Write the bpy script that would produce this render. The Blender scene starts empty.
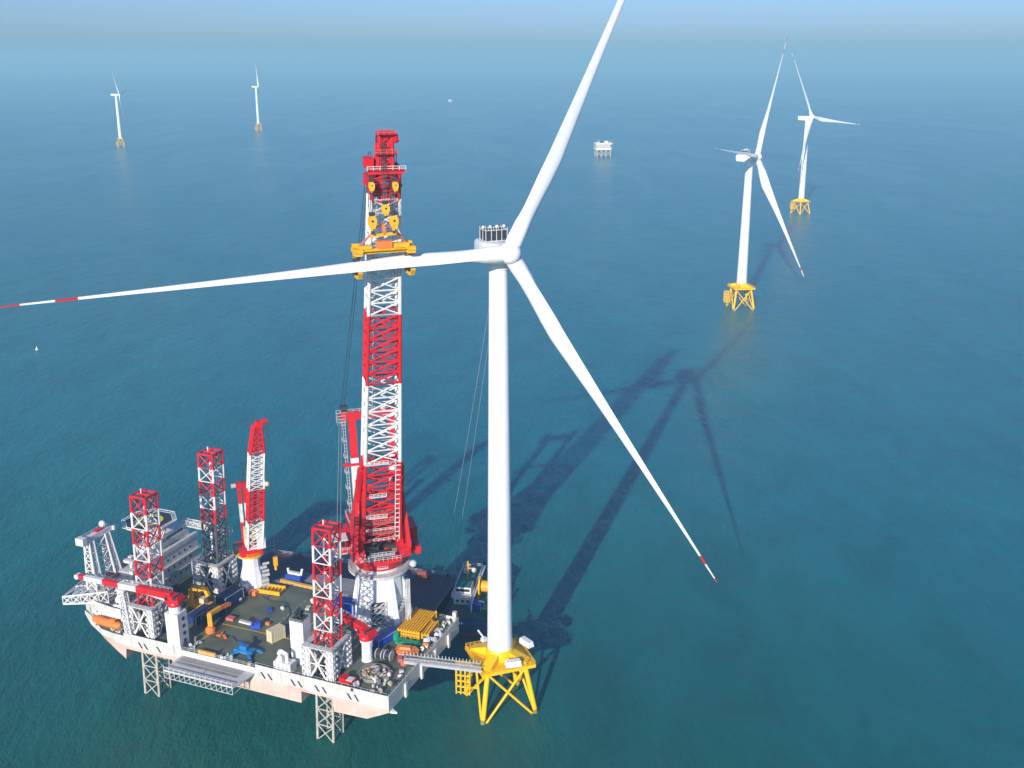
import bpy, math, random
from math import sin, cos, pi, radians, sqrt, atan2
from mathutils import Vector, Matrix
random.seed(7)
SC = bpy.context.scene
COL = SC.collection
# ------------------------------------------------------------ camera
CAM_H = 207.0
cam = bpy.data.cameras.new('camera')
camo = bpy.data.objects.new('camera', cam); COL.objects.link(camo)
cam.sensor_width = 36.0
cam.lens = 1060/1024*36.0
cam.clip_start = 1.0; cam.clip_end = 300000
camo.location = (0, 0, CAM_H)
camo.rotation_euler = (radians(90-17.095), 0, 0)
SC.camera = camo
# ------------------------------------------------------------ light
SUN_EL, SUN_AZ = 20.9, 72.0          # azimuth of the direction in which shadows fall
d = Vector((cos(radians(SUN_EL))*cos(radians(SUN_AZ)), cos(radians(SUN_EL))*sin(radians(SUN_AZ)), -sin(radians(SUN_EL))))
sun = bpy.data.lights.new('sun', 'SUN'); sun.energy = 4.5; sun.angle = radians(0.7); sun.color = (1.0, 0.94, 0.86)
suno = bpy.data.objects.new('sun', sun); COL.objects.link(suno)
suno.rotation_euler = d.to_track_quat('-Z', 'Y').to_euler(); suno.location = (0, 0, 400)
W = bpy.data.worlds.new('World'); SC.world = W; W.use_nodes = True
nt = W.node_tree; nt.nodes.clear()
sky = nt.nodes.new('ShaderNodeTexSky'); sky.sky_type = 'NISHITA'; sky.sun_disc = False
sky.sun_elevation = radians(SUN_EL); sky.sun_rotation = atan2(-cos(radians(SUN_AZ)), -sin(radians(SUN_AZ)))
sky.air_density = 1.0; sky.dust_density = 0.8; sky.ozone_density = 3.5; sky.altitude = 0
bg = nt.nodes.new('ShaderNodeBackground'); bg.inputs[1].default_value = 0.12
wo = nt.nodes.new('ShaderNodeOutputWorld')
tint = nt.nodes.new('ShaderNodeMix'); tint.data_type = 'RGBA'; tint.blend_type = 'MULTIPLY'; tint.inputs[0].default_value = 1.0
tint.inputs[7].default_value = (0.47, 0.61, 0.97, 1)
nt.links.new(sky.outputs[0], tint.inputs[6]); nt.links.new(tint.outputs[2], bg.inputs[0]); nt.links.new(bg.outputs[0], wo.inputs[0])
SC.view_settings.view_transform = 'Standard'; SC.view_settings.look = 'None'
SC.view_settings.exposure = 0.45; SC.view_settings.gamma = 1.0
SC.view_settings.use_curve_mapping = False
SC.render.engine = 'CYCLES'

# ------------------------------------------------------------ materials
def mat(name, color, rough=0.5, metal=0.0, var=0.12, dirt=None, dirt_amt=0.0, scale=0.6, spec=0.4):
    m = bpy.data.materials.new(name); m.use_nodes = True
    n = m.node_tree; b = n.nodes['Principled BSDF']
    b.inputs['Roughness'].default_value = rough; b.inputs['Metallic'].default_value = metal
    b.inputs['Specular IOR Level'].default_value = spec
    tc = n.nodes.new('ShaderNodeTexCoord')
    nz = n.nodes.new('ShaderNodeTexNoise'); nz.inputs['Scale'].default_value = scale; nz.inputs['Detail'].default_value = 5
    n.links.new(tc.outputs['Object'], nz.inputs['Vector'])
    rp = n.nodes.new('ShaderNodeValToRGB')
    c = color
    rp.color_ramp.elements[0].position = 0.3; rp.color_ramp.elements[1].position = 0.72
    rp.color_ramp.elements[0].color = (*[x*(1-var) for x in c], 1)
    rp.color_ramp.elements[1].color = (*[min(1, x*(1+var)) for x in c], 1)
    n.links.new(nz.outputs['Fac'], rp.inputs['Fac'])
    out = rp.outputs['Color']
    if dirt:
        mp = n.nodes.new('ShaderNodeMapping'); mp.inputs['Scale'].default_value = (1.0, 1.0, 0.22)
        n.links.new(tc.outputs['Object'], mp.inputs['Vector'])
        n2 = n.nodes.new('ShaderNodeTexNoise'); n2.inputs['Scale'].default_value = scale*1.7; n2.inputs['Detail'].default_value = 6
        n2.inputs['Roughness'].default_value = 0.65
        n.links.new(mp.outputs[0], n2.inputs['Vector'])
        r2 = n.nodes.new('ShaderNodeValToRGB')
        r2.color_ramp.elements[0].position = 0.52; r2.color_ramp.elements[1].position = 0.75
        r2.color_ramp.elements[0].color = (0, 0, 0, 1); r2.color_ramp.elements[1].color = (dirt_amt,)*3+(1,)
        n.links.new(n2.outputs['Fac'], r2.inputs['Fac'])
        mx = n.nodes.new('ShaderNodeMix'); mx.data_type = 'RGBA'
        n.links.new(r2.outputs['Color'], mx.inputs[0]); n.links.new(out, mx.inputs[6]); mx.inputs[7].default_value = (*dirt, 1)
        out = mx.outputs[2]
    n.links.new(out, b.inputs['Base Color'])
    return m

RUST = (0.25, 0.11, 0.05)
M = dict(
    white=mat('white_gelcoat', (0.80, 0.80, 0.79), 0.4, var=0.03, dirt=(0.62, 0.60, 0.55), dirt_amt=0.35, scale=0.12),
    wpaint=mat('white_ship_paint', (0.70, 0.685, 0.65), 0.5, var=0.12, dirt=(0.45, 0.36, 0.28), dirt_amt=0.55, scale=0.5),
    lgrey=mat('light_grey_paint', (0.50, 0.50, 0.48), 0.55, var=0.1, dirt=(0.33, 0.29, 0.25), dirt_amt=0.5, scale=0.5),
    hullw=mat('hull_white_band', (0.64, 0.63, 0.58), 0.5, var=0.09, dirt=(0.5, 0.40, 0.32), dirt_amt=0.6, scale=0.25),
    hullp=mat('hull_faded_antifouling', (0.73, 0.49, 0.40), 0.6, var=0.12, dirt=(0.66, 0.58, 0.50), dirt_amt=0.7, scale=0.22),
    red=mat('crane_red', (0.62, 0.012, 0.022), 0.42, var=0.12, dirt=(0.35, 0.05, 0.04), dirt_amt=0.4, scale=0.4),
    yellow=mat('jacket_yellow', (0.90, 0.52, 0.004), 0.42, var=0.05, dirt=(0.66, 0.36, 0.02), dirt_amt=0.5, scale=0.35),
    ochre=mat('tool_yellow', (0.80, 0.40, 0.01), 0.5, var=0.1, dirt=(0.4, 0.2, 0.04), dirt_amt=0.5, scale=0.6),
    orange=mat('lifeboat_orange', (0.80, 0.20, 0.035), 0.45, var=0.08, dirt=(0.6, 0.3, 0.15), dirt_amt=0.4),
    dark=mat('dark_steel', (0.035, 0.037, 0.045), 0.55, var=0.3),
    steel=mat('bare_steel', (0.30, 0.29, 0.27), 0.5, 0.3, var=0.2, dirt=RUST, dirt_amt=0.7),
    legm=mat('weathered_leg', (0.50, 0.46, 0.38), 0.6, var=0.15, dirt=(0.3, 0.2, 0.13), dirt_amt=0.7),
    legd=mat('greased_leg', (0.07, 0.075, 0.09), 0.5, var=0.25, dirt=(0.2, 0.19, 0.17), dirt_amt=0.5),
    deck=mat('green_deck', (0.112, 0.132, 0.088), 0.5, var=0.38, dirt=(0.15, 0.13, 0.095), dirt_amt=0.9, scale=0.10),
    deckg=mat('grey_green_deck', (0.13, 0.15, 0.12), 0.6, var=0.2, dirt=(0.2, 0.17, 0.13), dirt_amt=0.6, scale=0.3),
    barge=mat('barge_deck_purple', (0.11, 0.050, 0.062), 0.6, var=0.16, dirt=(0.10, 0.06, 0.06), dirt_amt=0.35, scale=0.08),
    bargeh=mat('barge_hull_black', (0.03, 0.03, 0.035), 0.6, var=0.2),
    plate=mat('grey_plating', (0.27, 0.26, 0.25), 0.6, var=0.15, dirt=(0.25, 0.18, 0.14), dirt_amt=0.6, scale=0.3),
    blue=mat('equipment_blue', (0.015, 0.07, 0.42), 0.5, var=0.15, dirt=(0.05, 0.06, 0.1), dirt_amt=0.5),
    navy=mat('container_navy', (0.012, 0.035, 0.13), 0.5, var=0.15, dirt=(0.05, 0.05, 0.07), dirt_amt=0.5),
    cyan=mat('machine_cyan_blue', (0.02, 0.20, 0.45), 0.5, var=0.15, dirt=(0.05, 0.07, 0.1), dirt_amt=0.5),
    green=mat('tarpaulin_green', (0.01, 0.28, 0.15), 0.6, var=0.15),
    shipgreen=mat('vessel_green_deck', (0.02, 0.16, 0.11), 0.6, var=0.2, dirt=(0.1, 0.1, 0.08), dirt_amt=0.4),
    vblue=mat('vessel_hull_blue', (0.012, 0.055, 0.16), 0.45, var=0.15),
    brown=mat('oxide_deck', (0.22, 0.055, 0.045), 0.6, var=0.2),
    cream=mat('container_cream', (0.62, 0.56, 0.36), 0.55, var=0.06, dirt=(0.4, 0.3, 0.18), dirt_amt=0.5),
    glass=mat('window_glass', (0.02, 0.03, 0.04), 0.12, var=0.1, spec=0.8),
    rope=mat('wire_rope', (0.05, 0.05, 0.055), 0.6, var=0.1),
    ropel=mat('tag_line', (0.28, 0.30, 0.30), 0.6, var=0.1),
    bright=mat('helideck_yellow', (0.75, 0.70, 0.02), 0.5, var=0.05),
    weed=mat('weed_stain', (0.22, 0.20, 0.04), 0.6, var=0.4),
    pink=mat('faded_red_steel', (0.50, 0.14, 0.12), 0.6, var=0.15),
)

def plate_marks(m, seam=0.75, streak=(0.30, 0.15, 0.08), amt=0.6):
    # welded plate seams and rust runs on the hull side
    n = m.node_tree; b = n.nodes['Principled BSDF']; src = b.inputs['Base Color'].links[0].from_socket
    tc = n.nodes.new('ShaderNodeTexCoord'); sx = n.nodes.new('ShaderNodeSeparateXYZ'); n.links.new(tc.outputs['Object'], sx.inputs[0])
    ad = n.nodes.new('ShaderNodeMath'); ad.operation = 'ADD'; n.links.new(sx.outputs[0], ad.inputs[0]); n.links.new(sx.outputs[1], ad.inputs[1])
    cx = n.nodes.new('ShaderNodeCombineXYZ'); n.links.new(ad.outputs[0], cx.inputs[0]); n.links.new(sx.outputs[2], cx.inputs[1])
    bk = n.nodes.new('ShaderNodeTexBrick'); bk.inputs['Scale'].default_value = 1.0; bk.inputs['Brick Width'].default_value = 7.0; bk.inputs['Row Height'].default_value = 2.3
    bk.inputs['Mortar Size'].default_value = 0.09; bk.inputs['Mortar Smooth'].default_value = 0.6
    bk.inputs['Color1'].default_value = (1, 1, 1, 1); bk.inputs['Color2'].default_value = (.90, .90, .90, 1); bk.inputs['Mortar'].default_value = (seam, seam, seam, 1)
    n.links.new(cx.outputs[0], bk.inputs['Vector'])
    mu = n.nodes.new('ShaderNodeMix'); mu.data_type = 'RGBA'; mu.blend_type = 'MULTIPLY'; mu.inputs[0].default_value = 1.0
    n.links.new(src, mu.inputs[6]); n.links.new(bk.outputs['Color'], mu.inputs[7])
    mp = n.nodes.new('ShaderNodeMapping'); mp.inputs['Scale'].default_value = (1, .09, 1); n.links.new(cx.outputs[0], mp.inputs['Vector'])
    nz = n.nodes.new('ShaderNodeTexNoise'); nz.inputs['Scale'].default_value = 1.1; nz.inputs['Detail'].default_value = 4; n.links.new(mp.outputs[0], nz.inputs['Vector'])
    rr = n.nodes.new('ShaderNodeMapRange'); rr.inputs[1].default_value = .56; rr.inputs[2].default_value = .74; rr.inputs[3].default_value = 0; rr.inputs[4].default_value = amt; n.links.new(nz.outputs['Fac'], rr.inputs[0])
    m2 = n.nodes.new('ShaderNodeMix'); m2.data_type = 'RGBA'; n.links.new(rr.outputs[0], m2.inputs[0]); n.links.new(mu.outputs[2], m2.inputs[6]); m2.inputs[7].default_value = (*streak, 1)
    n.links.new(m2.outputs[2], b.inputs['Base Color'])
plate_marks(M['hullw'], .78, (0.34, 0.22, 0.15), .65); plate_marks(M['hullp'], .82, (0.50, 0.36, 0.28), .6)

# ------------------------------------------------------------ mesh builder
class MB:
    def __init__(s): s.v = []; s.f = []; s.m = []; s.mats = []; s.cur = 0
    def use(s, m):
        if m not in s.mats: s.mats.append(m)
        s.cur = s.mats.index(m); return s
    def face(s, idx): s.f.append(idx); s.m.append(s.cur)
    def hexa(s, p):     # 8 points: bottom 4 ccw, top 4 ccw
        o = len(s.v); s.v += [tuple(q) for q in p]
        for q in ((3, 2, 1, 0), (4, 5, 6, 7), (0, 1, 5, 4), (1, 2, 6, 5), (2, 3, 7, 6), (3, 0, 4, 7)): s.face([o+i for i in q])
    def box(s, x0, x1, y0, y1, z0, z1):
        s.hexa([(x0, y0, z0), (x1, y0, z0), (x1, y1, z0), (x0, y1, z0), (x0, y0, z1), (x1, y0, z1), (x1, y1, z1), (x0, y1, z1)]); return s
    def rbox(s, c, size, ang=0.0):
        ca, sa = cos(ang), sin(ang); hx, hy, hz = size[0]/2, size[1]/2, size[2]
        P = []
        for z in (0, hz):
            for x, y in ((-hx, -hy), (hx, -hy), (hx, hy), (-hx, hy)): P.append((c[0]+x*ca-y*sa, c[1]+x*sa+y*ca, c[2]+z))
        s.hexa(P); return s
    def prism(s, poly, z0, z1, top=None):   # poly ccw list of (x,y); top optional polygon
        top = top or poly; o = len(s.v); n = len(poly)
        s.v += [(x, y, z0) for x, y in poly] + [(x, y, z1) for x, y in top]
        s.face([o+i for i in range(n)][::-1]); s.face([o+n+i for i in range(n)])
        for i in range(n): j = (i+1) % n; s.face([o+i, o+j, o+n+j, o+n+i])
        return s
    def lathe(s, prof, n=24, c=(0, 0), cap=True):  # prof list of (r,z)
        o = len(s.v)
        for r, z in prof:
            for k in range(n): a = 2*pi*k/n; s.v.append((c[0]+r*cos(a), c[1]+r*sin(a), z))
        for i in range(len(prof)-1):
            for k in range(n): k2 = (k+1) % n; s.face([o+i*n+k, o+i*n+k2, o+(i+1)*n+k2, o+(i+1)*n+k])
        if cap:
            s.face([o+k for k in range(n)][::-1]); s.face([o+(len(prof)-1)*n+k for k in range(n)])
        return s
    def tube(s, p, q, r, r2=None, n=6):
        p = Vector(p); q = Vector(q); r2 = r if r2 is None else r2
        dd = q-p
        if dd.length < 1e-6: return s
        dd.normalize(); a = dd.orthogonal().normalized(); b = dd.cross(a); o = len(s.v)
        for c, rr in ((p, r), (q, r2)):
            for k in range(n):
                t = 2*pi*(k+.5)/n; s.v.append(tuple(c+a*(rr*cos(t))+b*(rr*sin(t))))
        for k in range(n): k2 = (k+1) % n; s.face([o+k, o+k2, o+n+k2, o+n+k])
        s.face([o+k for k in range(n)][::-1]); s.face([o+n+k for k in range(n)])
        return s
    def path(s, pts, r, n=6):
        for i in range(len(pts)-1): s.tube(pts[i], pts[i+1], r, n=n)
        return s
    def beam(s, p, q, w, h):     # rectangular beam p->q
        p = Vector(p); q = Vector(q); dd = (q-p).normalized()
        up = Vector((0, 0, 1)) if abs(dd.z) < 0.95 else Vector((1, 0, 0))
        a = dd.cross(up).normalized()*(w/2); b = a.cross(dd).normalized()*(h/2)
        s.hexa([p-a-b, p+a-b, q+a-b, q-a-b, p-a+b, p+a+b, q+a+b, q-a+b]); return s
    def sphere(s, c, r, n=12, sz=1.0):
        prof = [(r*sin(pi*i/8), c[2]-r*sz*cos(pi*i/8)) for i in range(9)]
        prof[0] = (r*0.02, prof[0][1]); prof[-1] = (r*0.02, prof[-1][1])
        return s.lathe(prof, n, c=(c[0], c[1]))
    def rail(s, pts, h=1.1, closed=False, r=0.05, step=2.2, mids=1):
        pts = [Vector(p) for p in pts]
        if closed: pts = pts+[pts[0]]
        for i in range(len(pts)-1):
            a, b = pts[i], pts[i+1]; L = (b-a).length; n = max(1, int(L/step))
            for k in range(mids+1):
                hh = h*(k+1)/(mids+1); s.tube(a+Vector((0, 0, hh)), b+Vector((0, 0, hh)), r, n=4)
            for k in range(n+1):
                c = a.lerp(b, k/n); s.tube(c, c+Vector((0, 0, h)), r, n=4)
        return s
    def lattice(s, A, B, bays, rc, rb, colour=None, x=True, faces=None, n=6, ring=True, nb=5):
        """A,B: lists of corner points (bottom, top); colour(t)->material"""
        A = [Vector(a) for a in A]; B = [Vector(b) for b in B]; m = len(A)
        lv = [[a.lerp(b, k/bays) for a, b in zip(A, B)] for k in range(bays+1)]
        for k in range(bays):
            if colour: s.use(colour((k+.5)/bays))
            for i in range(m):
                s.tube(lv[k][i], lv[k+1][i], rc, n=n)
                j = (i+1) % m
                if m == 2 and i == 1: continue
                if ring: s.tube(lv[k][i], lv[k][j], rb, n=nb)
                if x or k % 2 == 0: s.tube(lv[k][i], lv[k+1][j], rb, n=nb)
                if x or k % 2 == 1: s.tube(lv[k][j], lv[k+1][i], rb, n=nb)
        for i in range(m): s.tube(lv[-1][i], lv[-1][(i+1) % m], rb, n=nb)
        return s
    def build(s, name, parent=None, loc=None, label=None, smooth=False):
        me = bpy.data.meshes.new(name); me.from_pydata([tuple(v) for v in s.v], [], s.f)
        for m in s.mats: me.materials.append(m)
        me.polygons.foreach_set('material_index', s.m)
        if smooth:
            me.polygons.foreach_set('use_smooth', [True]*len(s.f))
        me.update()
        if smooth:
            me.set_sharp_from_angle(angle=radians(40))
        o = bpy.data.objects.new(name, me); COL.objects.link(o)
        if parent: o.parent = parent
        if loc: o.location = loc
        if label: o['label'] = label
        return o
def mb(m): return MB().use(M[m])

def thing(name, label, cat, loc, rot=0.0, group=None):
    o = bpy.data.objects.new(name, None); COL.objects.link(o); o.empty_display_size = 1
    o.location = loc; o.rotation_euler = (0, 0, rot); o['label'] = label; o['category'] = cat
    if group: o['group'] = group
    return o
def tag(o, label, cat, group=None):
    o['label'] = label; o['category'] = cat
    if group: o['group'] = group
    return o
def copy_tree(o, parent=None):
    c = o.copy(); COL.objects.link(c); c.parent = parent
    for ch in list(o.children): copy_tree(ch, c)
    return c
def struct(o): o['kind'] = 'structure'; return o

# ------------------------------------------------------------ the sea
def sea():
    m = bpy.data.materials.new('sea_water'); m.use_nodes = True; n = m.node_tree; b = n.nodes['Principled BSDF']
    tc = n.nodes.new('ShaderNodeTexCoord')
    def noise(scale, detail, rough=0.55, stretch=(1, 1, 1), rot=0.0, dist=0.0):
        mp = n.nodes.new('ShaderNodeMapping'); mp.inputs['Scale'].default_value = stretch; mp.inputs['Rotation'].default_value = (0, 0, rot)
        t = n.nodes.new('ShaderNodeTexNoise'); t.inputs['Scale'].default_value = scale; t.inputs['Detail'].default_value = detail
        t.inputs['Roughness'].default_value = rough; t.inputs['Distortion'].default_value = dist
        n.links.new(tc.outputs['Object'], mp.inputs['Vector']); n.links.new(mp.outputs[0], t.inputs['Vector']); return t
    # turbid water: silt patches of their own colour
    big = noise(0.0028, 4, 0.5, (1, 0.55, 1), 0.35, 0.6)
    rp = n.nodes.new('ShaderNodeValToRGB')
    rp.color_ramp.elements[0].position = 0.34; rp.color_ramp.elements[1].position = 0.66
    rp.color_ramp.elements[0].color = (0.003, 0.150, 0.188, 1)
    rp.color_ramp.elements[1].color = (0.008, 0.165, 0.165, 1)
    e = rp.color_ramp.elements.new(0.5); e.color = (0.004, 0.155, 0.180, 1)
    n.links.new(big.outputs['Fac'], rp.inputs['Fac'])
    med = noise(0.035, 5, 0.6, (1, 0.5, 1), 0.2, 0.8)
    mr = n.nodes.new('ShaderNodeMapRange'); mr.inputs[1].default_value = 0.3; mr.inputs[2].default_value = 0.7
    mr.inputs[3].default_value = 0.84; mr.inputs[4].default_value = 1.16
    n.links.new(med.outputs['Fac'], mr.inputs[0])
    mx = n.nodes.new('ShaderNodeVectorMath'); mx.operation = 'SCALE'
    # greener, silt-laden water stirred up round the installation site
    dn = n.nodes.new('ShaderNodeVectorMath'); dn.operation = 'DISTANCE'; dn.inputs[1].default_value = (-70, 190, 0)
    n.links.new(tc.outputs['Object'], dn.inputs[0])
    dm = n.nodes.new('ShaderNodeMapRange'); dm.interpolation_type = 'SMOOTHSTEP'; dm.inputs[1].default_value = 40; dm.inputs[2].default_value = 420; dm.inputs[3].default_value = 0.85; dm.inputs[4].default_value = 0.0
    n.links.new(dn.outputs['Value'], dm.inputs[0])
    sm = n.nodes.new('ShaderNodeMix'); sm.data_type = 'RGBA'; sm.inputs[7].default_value = (0.012, 0.098, 0.064, 1)
    n.links.new(dm.outputs[0], sm.inputs[0]); n.links.new(rp.outputs['Color'], sm.inputs[6])
    n.links.new(sm.outputs[2], mx.inputs[0]); n.links.new(mr.outputs[0], mx.inputs['Scale'])
    n.links.new(mx.outputs[0], b.inputs['Base Color'])
    b.inputs['IOR'].default_value = 1.333; b.inputs['Specular IOR Level'].default_value = 0.36
    wind = noise(0.006, 5, 0.6, (1, 0.3, 1), radians(-20), 1.2)
    wr_ = n.nodes.new('ShaderNodeMapRange'); wr_.inputs[1].default_value = 0.35; wr_.inputs[2].default_value = 0.65; wr_.inputs[3].default_value = 0.15; wr_.inputs[4].default_value = 0.22
    n.links.new(wind.outputs['Fac'], wr_.inputs[0]); n.links.new(wr_.outputs[0], b.inputs['Roughness'])
    # waves: short chop over longer swell
    w1 = noise(0.30, 6, 0.62, (1, 0.42, 1), radians(62), 0.3)
    w2 = noise(0.05, 3, 0.5, (1, 0.5, 1), radians(40), 0.2)
    w3 = noise(0.9, 3, 0.6, (1, 0.6, 1), radians(75), 0.1)
    ad = n.nodes.new('ShaderNodeMath'); ad.operation = 'MULTIPLY_ADD'; ad.inputs[1].default_value = 1.6
    n.links.new(w2.outputs['Fac'], ad.inputs[0]); n.links.new(w1.outputs['Fac'], ad.inputs[2])
    ad2 = n.nodes.new('ShaderNodeMath'); ad2.operation = 'MULTIPLY_ADD'; ad2.inputs[1].default_value = 0.3
    n.links.new(w3.outputs['Fac'], ad2.inputs[0]); n.links.new(ad.outputs[0], ad2.inputs[2])
    bp = n.nodes.new('ShaderNodeBump'); bp.inputs['Strength'].default_value = 1.0; bp.inputs['Distance'].default_value = 1.1
    n.links.new(ad2.outputs[0], bp.inputs['Height']); n.links.new(bp.outputs[0], b.inputs['Normal'])
    me = bpy.data.meshes.new('sea'); N = 64; R = 50000; rings = [300, 1500, 6000, 20000, R]
    v = [(0, 0, 0)]; f = []
    for r in rings: v += [(r*cos(2*pi*k/N), r*sin(2*pi*k/N), 0) for k in range(N)]
    for k in range(N): f.append((0, 1+k, 1+(k+1) % N))
    for i in range(len(rings)-1):
        a, c = 1+i*N, 1+(i+1)*N
        for k in range(N): k2 = (k+1) % N; f.append((a+k, c+k, c+k2, a+k2))
    me.from_pydata(v, [], f); me.materials.append(m)
    o = bpy.data.objects.new('sea', me); COL.objects.link(o); struct(o)
sea()

def haze():
    me = bpy.data.meshes.new('haze'); X = 52000; z0, z1 = -14, 300
    v = [(-X, -X, z0), (X, -X, z0), (X, X, z0), (-X, X, z0), (-X, -X, z1), (X, -X, z1), (X, X, z1), (-X, X, z1)]
    me.from_pydata(v, [], [(3, 2, 1, 0), (4, 5, 6, 7), (0, 1, 5, 4), (1, 2, 6, 5), (2, 3, 7, 6), (3, 0, 4, 7)])
    m = bpy.data.materials.new('haze_air'); m.use_nodes = True; n = m.node_tree; n.nodes.clear()
    pv = n.nodes.new('ShaderNodeVolumePrincipled'); pv.inputs['Density'].default_value = HAZE_D
    pv.inputs['Color'].default_value = HAZE_C; pv.inputs['Anisotropy'].default_value = 0.02
    out = n.nodes.new('ShaderNodeOutputMaterial'); n.links.new(pv.outputs[0], out.inputs['Volume'])
    me.materials.append(m); o = bpy.data.objects.new('haze', me); COL.objects.link(o); o['kind'] = 'stuff'
HAZE_D = 0.00015; HAZE_C = (0.47, 0.88, 0.99, 1)
haze()

# ------------------------------------------------------------ wind turbines
def rot2(x, y, a): return (x*cos(a)-y*sin(a), x*sin(a)+y*cos(a))
def turbine(label, base, hubz, L, th, phi, tilt, ov, cones, scale=1.0, rbase=4.15, rtop=2.8, plat=18.0, jrot=20, pitch=(20, 45, 45),
            detail=True, group='offshore wind turbines', back=15, redbands=True, cooler=True):
    t = thing('wind_turbine', label, 'wind turbine', (base[0], base[1], 0), 0, group)
    s = scale
    # ---- jacket foundation
    j = mb('yellow'); jr = radians(jrot)
    hb, ht = 8.9*s, 6.4*s; zt = plat-1.0*s
    cb = [Vector((*rot2(x*hb*1.09, y*hb*1.09, jr), -3.0)) for x, y in ((-1, -1), (1, -1), (1, 1), (-1, 1))]
    ct = [Vector((*rot2(x*ht, y*ht, jr), zt)) for x, y in ((-1, -1), (1, -1), (1, 1), (-1, 1))]
    rl = 0.85*s; rb = 0.42*s
    for a, c in zip(cb, ct): j.tube(a, c, rl, n=12)
    for i in range(4):
        k = (i+1) % 4
        z = [0.06, 0.55, 0.95]
        j.tube(cb[i].lerp(ct[i], z[0]), cb[k].lerp(ct[k], z[2]), rb, n=8); j.tube(cb[k].lerp(ct[k], z[0]), cb[i].lerp(ct[i], z[2]), rb, n=8)
        j.tube(ct[i].lerp(cb[i], .03), ct[k].lerp(cb[k], .03), rb, n=8)
    if detail:     # weed-stained splash zone
        j.use(M['weed'])
        for a, c in zip(cb, ct): j.tube(a, a.lerp(c, 4.3/(zt+3)), rl+.04, n=12)
    j.build('jacket_foundation', t, smooth=True)
    # ---- platform and transition piece
    p = mb('yellow'); hp = 9.2*s
    sq = [rot2(x*hp, y*hp, jr) for x, y in ((-1, -1), (1, -1), (1, 1), (-1, 1))]
    p.prism(sq, plat-1.1*s, plat)
    p.build('work_platform', t)
    tp = mb('yellow')
    tp.lathe([(rbase+0.5*s, plat), (rbase+0.5*s, plat+3.0*s), (rbase+.02, plat+3.6*s)], 32)
    for k in range(4):      # sloped box girders from the column down to the corners
        a = jr+pi/4+k*pi/2; rr = hp*1.12; w = 1.7*s
        pts = []
        for (dist, z) in ((rbase, plat+.01), (rr, plat+.01), (rr, plat+0.9*s), (rbase, plat+2.9*s)):
            pts.append((dist, z))
        P = []
        for sy in (-w, w):
            for dist, z in pts: x, y = rot2(dist, sy, a); P.append((x, y, z))
        tp.hexa([P[0], P[1], P[5], P[4], P[3], P[2], P[6], P[7]])
    tp.build('transition_piece', t, smooth=True)
    if detail:
        r = mb('yellow'); e = hp-.15
        r.rail([(*rot2(x*e, y*e, jr), plat) for x, y in ((-1, -1), (1, -1), (1, 1), (-1, 1))], 1.2, True, 0.07, 1.6)
        r.build('platform_railing', t)
    bl = mb('yellow')
    cx, cy = (-12.2*s, -1.4*s)
    for i in range(4):
        for dy in (-1.8*s, 1.8*s):
            xx = cx+(i-1.5)*1.5*s; bl.tube((xx, cy+dy-0.3*i, 5.6*s), (xx, cy+dy-.3*i, 15.2*s), 0.24*s, n=6)
    for z in range(5):
        zz = (6.0+z*2.1)*s
        for dy in (-1.8*s, 1.8*s): bl.tube((cx-2.4*s, cy+dy+.4, zz), (cx+2.4*s, cy+dy-.6, zz), 0.2*s, n=6)
    for zz in (7*s, 14*s): bl.tube((cx+2*s, cy, zz), (*rot2(-ht*1.15, 0, jr), zz), 0.3*s, n=6)
    bl.box(cx-2.6*s, cx+2.6*s, cy-2.2*s, cy+2.2*s, 15.2*s, 15.5*s)
    bl.build('boat_landing', t)
    # ---- tower
    tw = MB().use(M['white']); ztop = hubz-3.6*s
    prof = []
    for k in range(13):
        q = k/12; prof.append((rbase+(rtop-rbase)*q, plat+3.3*s+(ztop-plat-3.3*s)*q))
    tw.lathe(prof, 40)
    for q in ((4, 8) if detail else ()):
        r_, z_ = prof[q]; tw.lathe([(r_+.04, z_-.12), (r_+.04, z_+.12)], 40, cap=False)
    tw.build('tower', t, smooth=True)
    # ---- nacelle frame: X = rotor axis
    n_ = Vector((sin(th)*cos(tilt), -cos(th)*cos(tilt), sin(tilt)))
    h = Vector((0, 0, hubz))+n_*ov
    ax = Vector((sin(th), -cos(th), 0)); sd = Vector((0, 0, 1)).cross(ax).normalized(); up = Vector((0, 0, 1))
    def NF(x, y, z): return Vector((0, 0, hubz))+ax*x+sd*y+up*z
    nc = mb('white'); k = s
    secs = [(-back*k, 3.0*k, -2.6*k, 2.0*k), (-back*k+.8, 3.7*k, -3.4*k, 2.5*k), (1*k, 3.9*k, -3.7*k, 2.7*k), (ov-4.3*k, 3.3*k, -3.2*k, 2.8*k), (ov-2.7*k, 2.6*k, -2.6*k, 2.6*k)]
    o0 = len(nc.v); nn = 16
    for (x, w, zb, ztp) in secs:
        for q in range(nn):
            a = 2*pi*q/nn; ca, sa = cos(a), sin(a); e = 0.35
            yy = w*math.copysign(abs(ca)**e, ca); zz = math.copysign(abs(sa)**e, sa); zz = (ztp+zb)/2+zz*(ztp-zb)/2
            nc.v.append(tuple(NF(x, yy, zz)))
    for i in range(len(secs)-1):
        for q in range(nn): q2 = (q+1) % nn; nc.face([o0+i*nn+q, o0+i*nn+q2, o0+(i+1)*nn+q2, o0+(i+1)*nn+q])
    nc.face([o0+q for q in range(nn)][::-1]); nc.face([o0+(len(secs)-1)*nn+q for q in range(nn)])
    nacelle = nc.build('nacelle', t, smooth=True)
    yw = mb('white'); yw.lathe([(rtop+.35, hubz-5.2*k), (rtop+.35, hubz-3.2*k)], 32)
    yw.build('yaw_collar', t, smooth=True)
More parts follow.
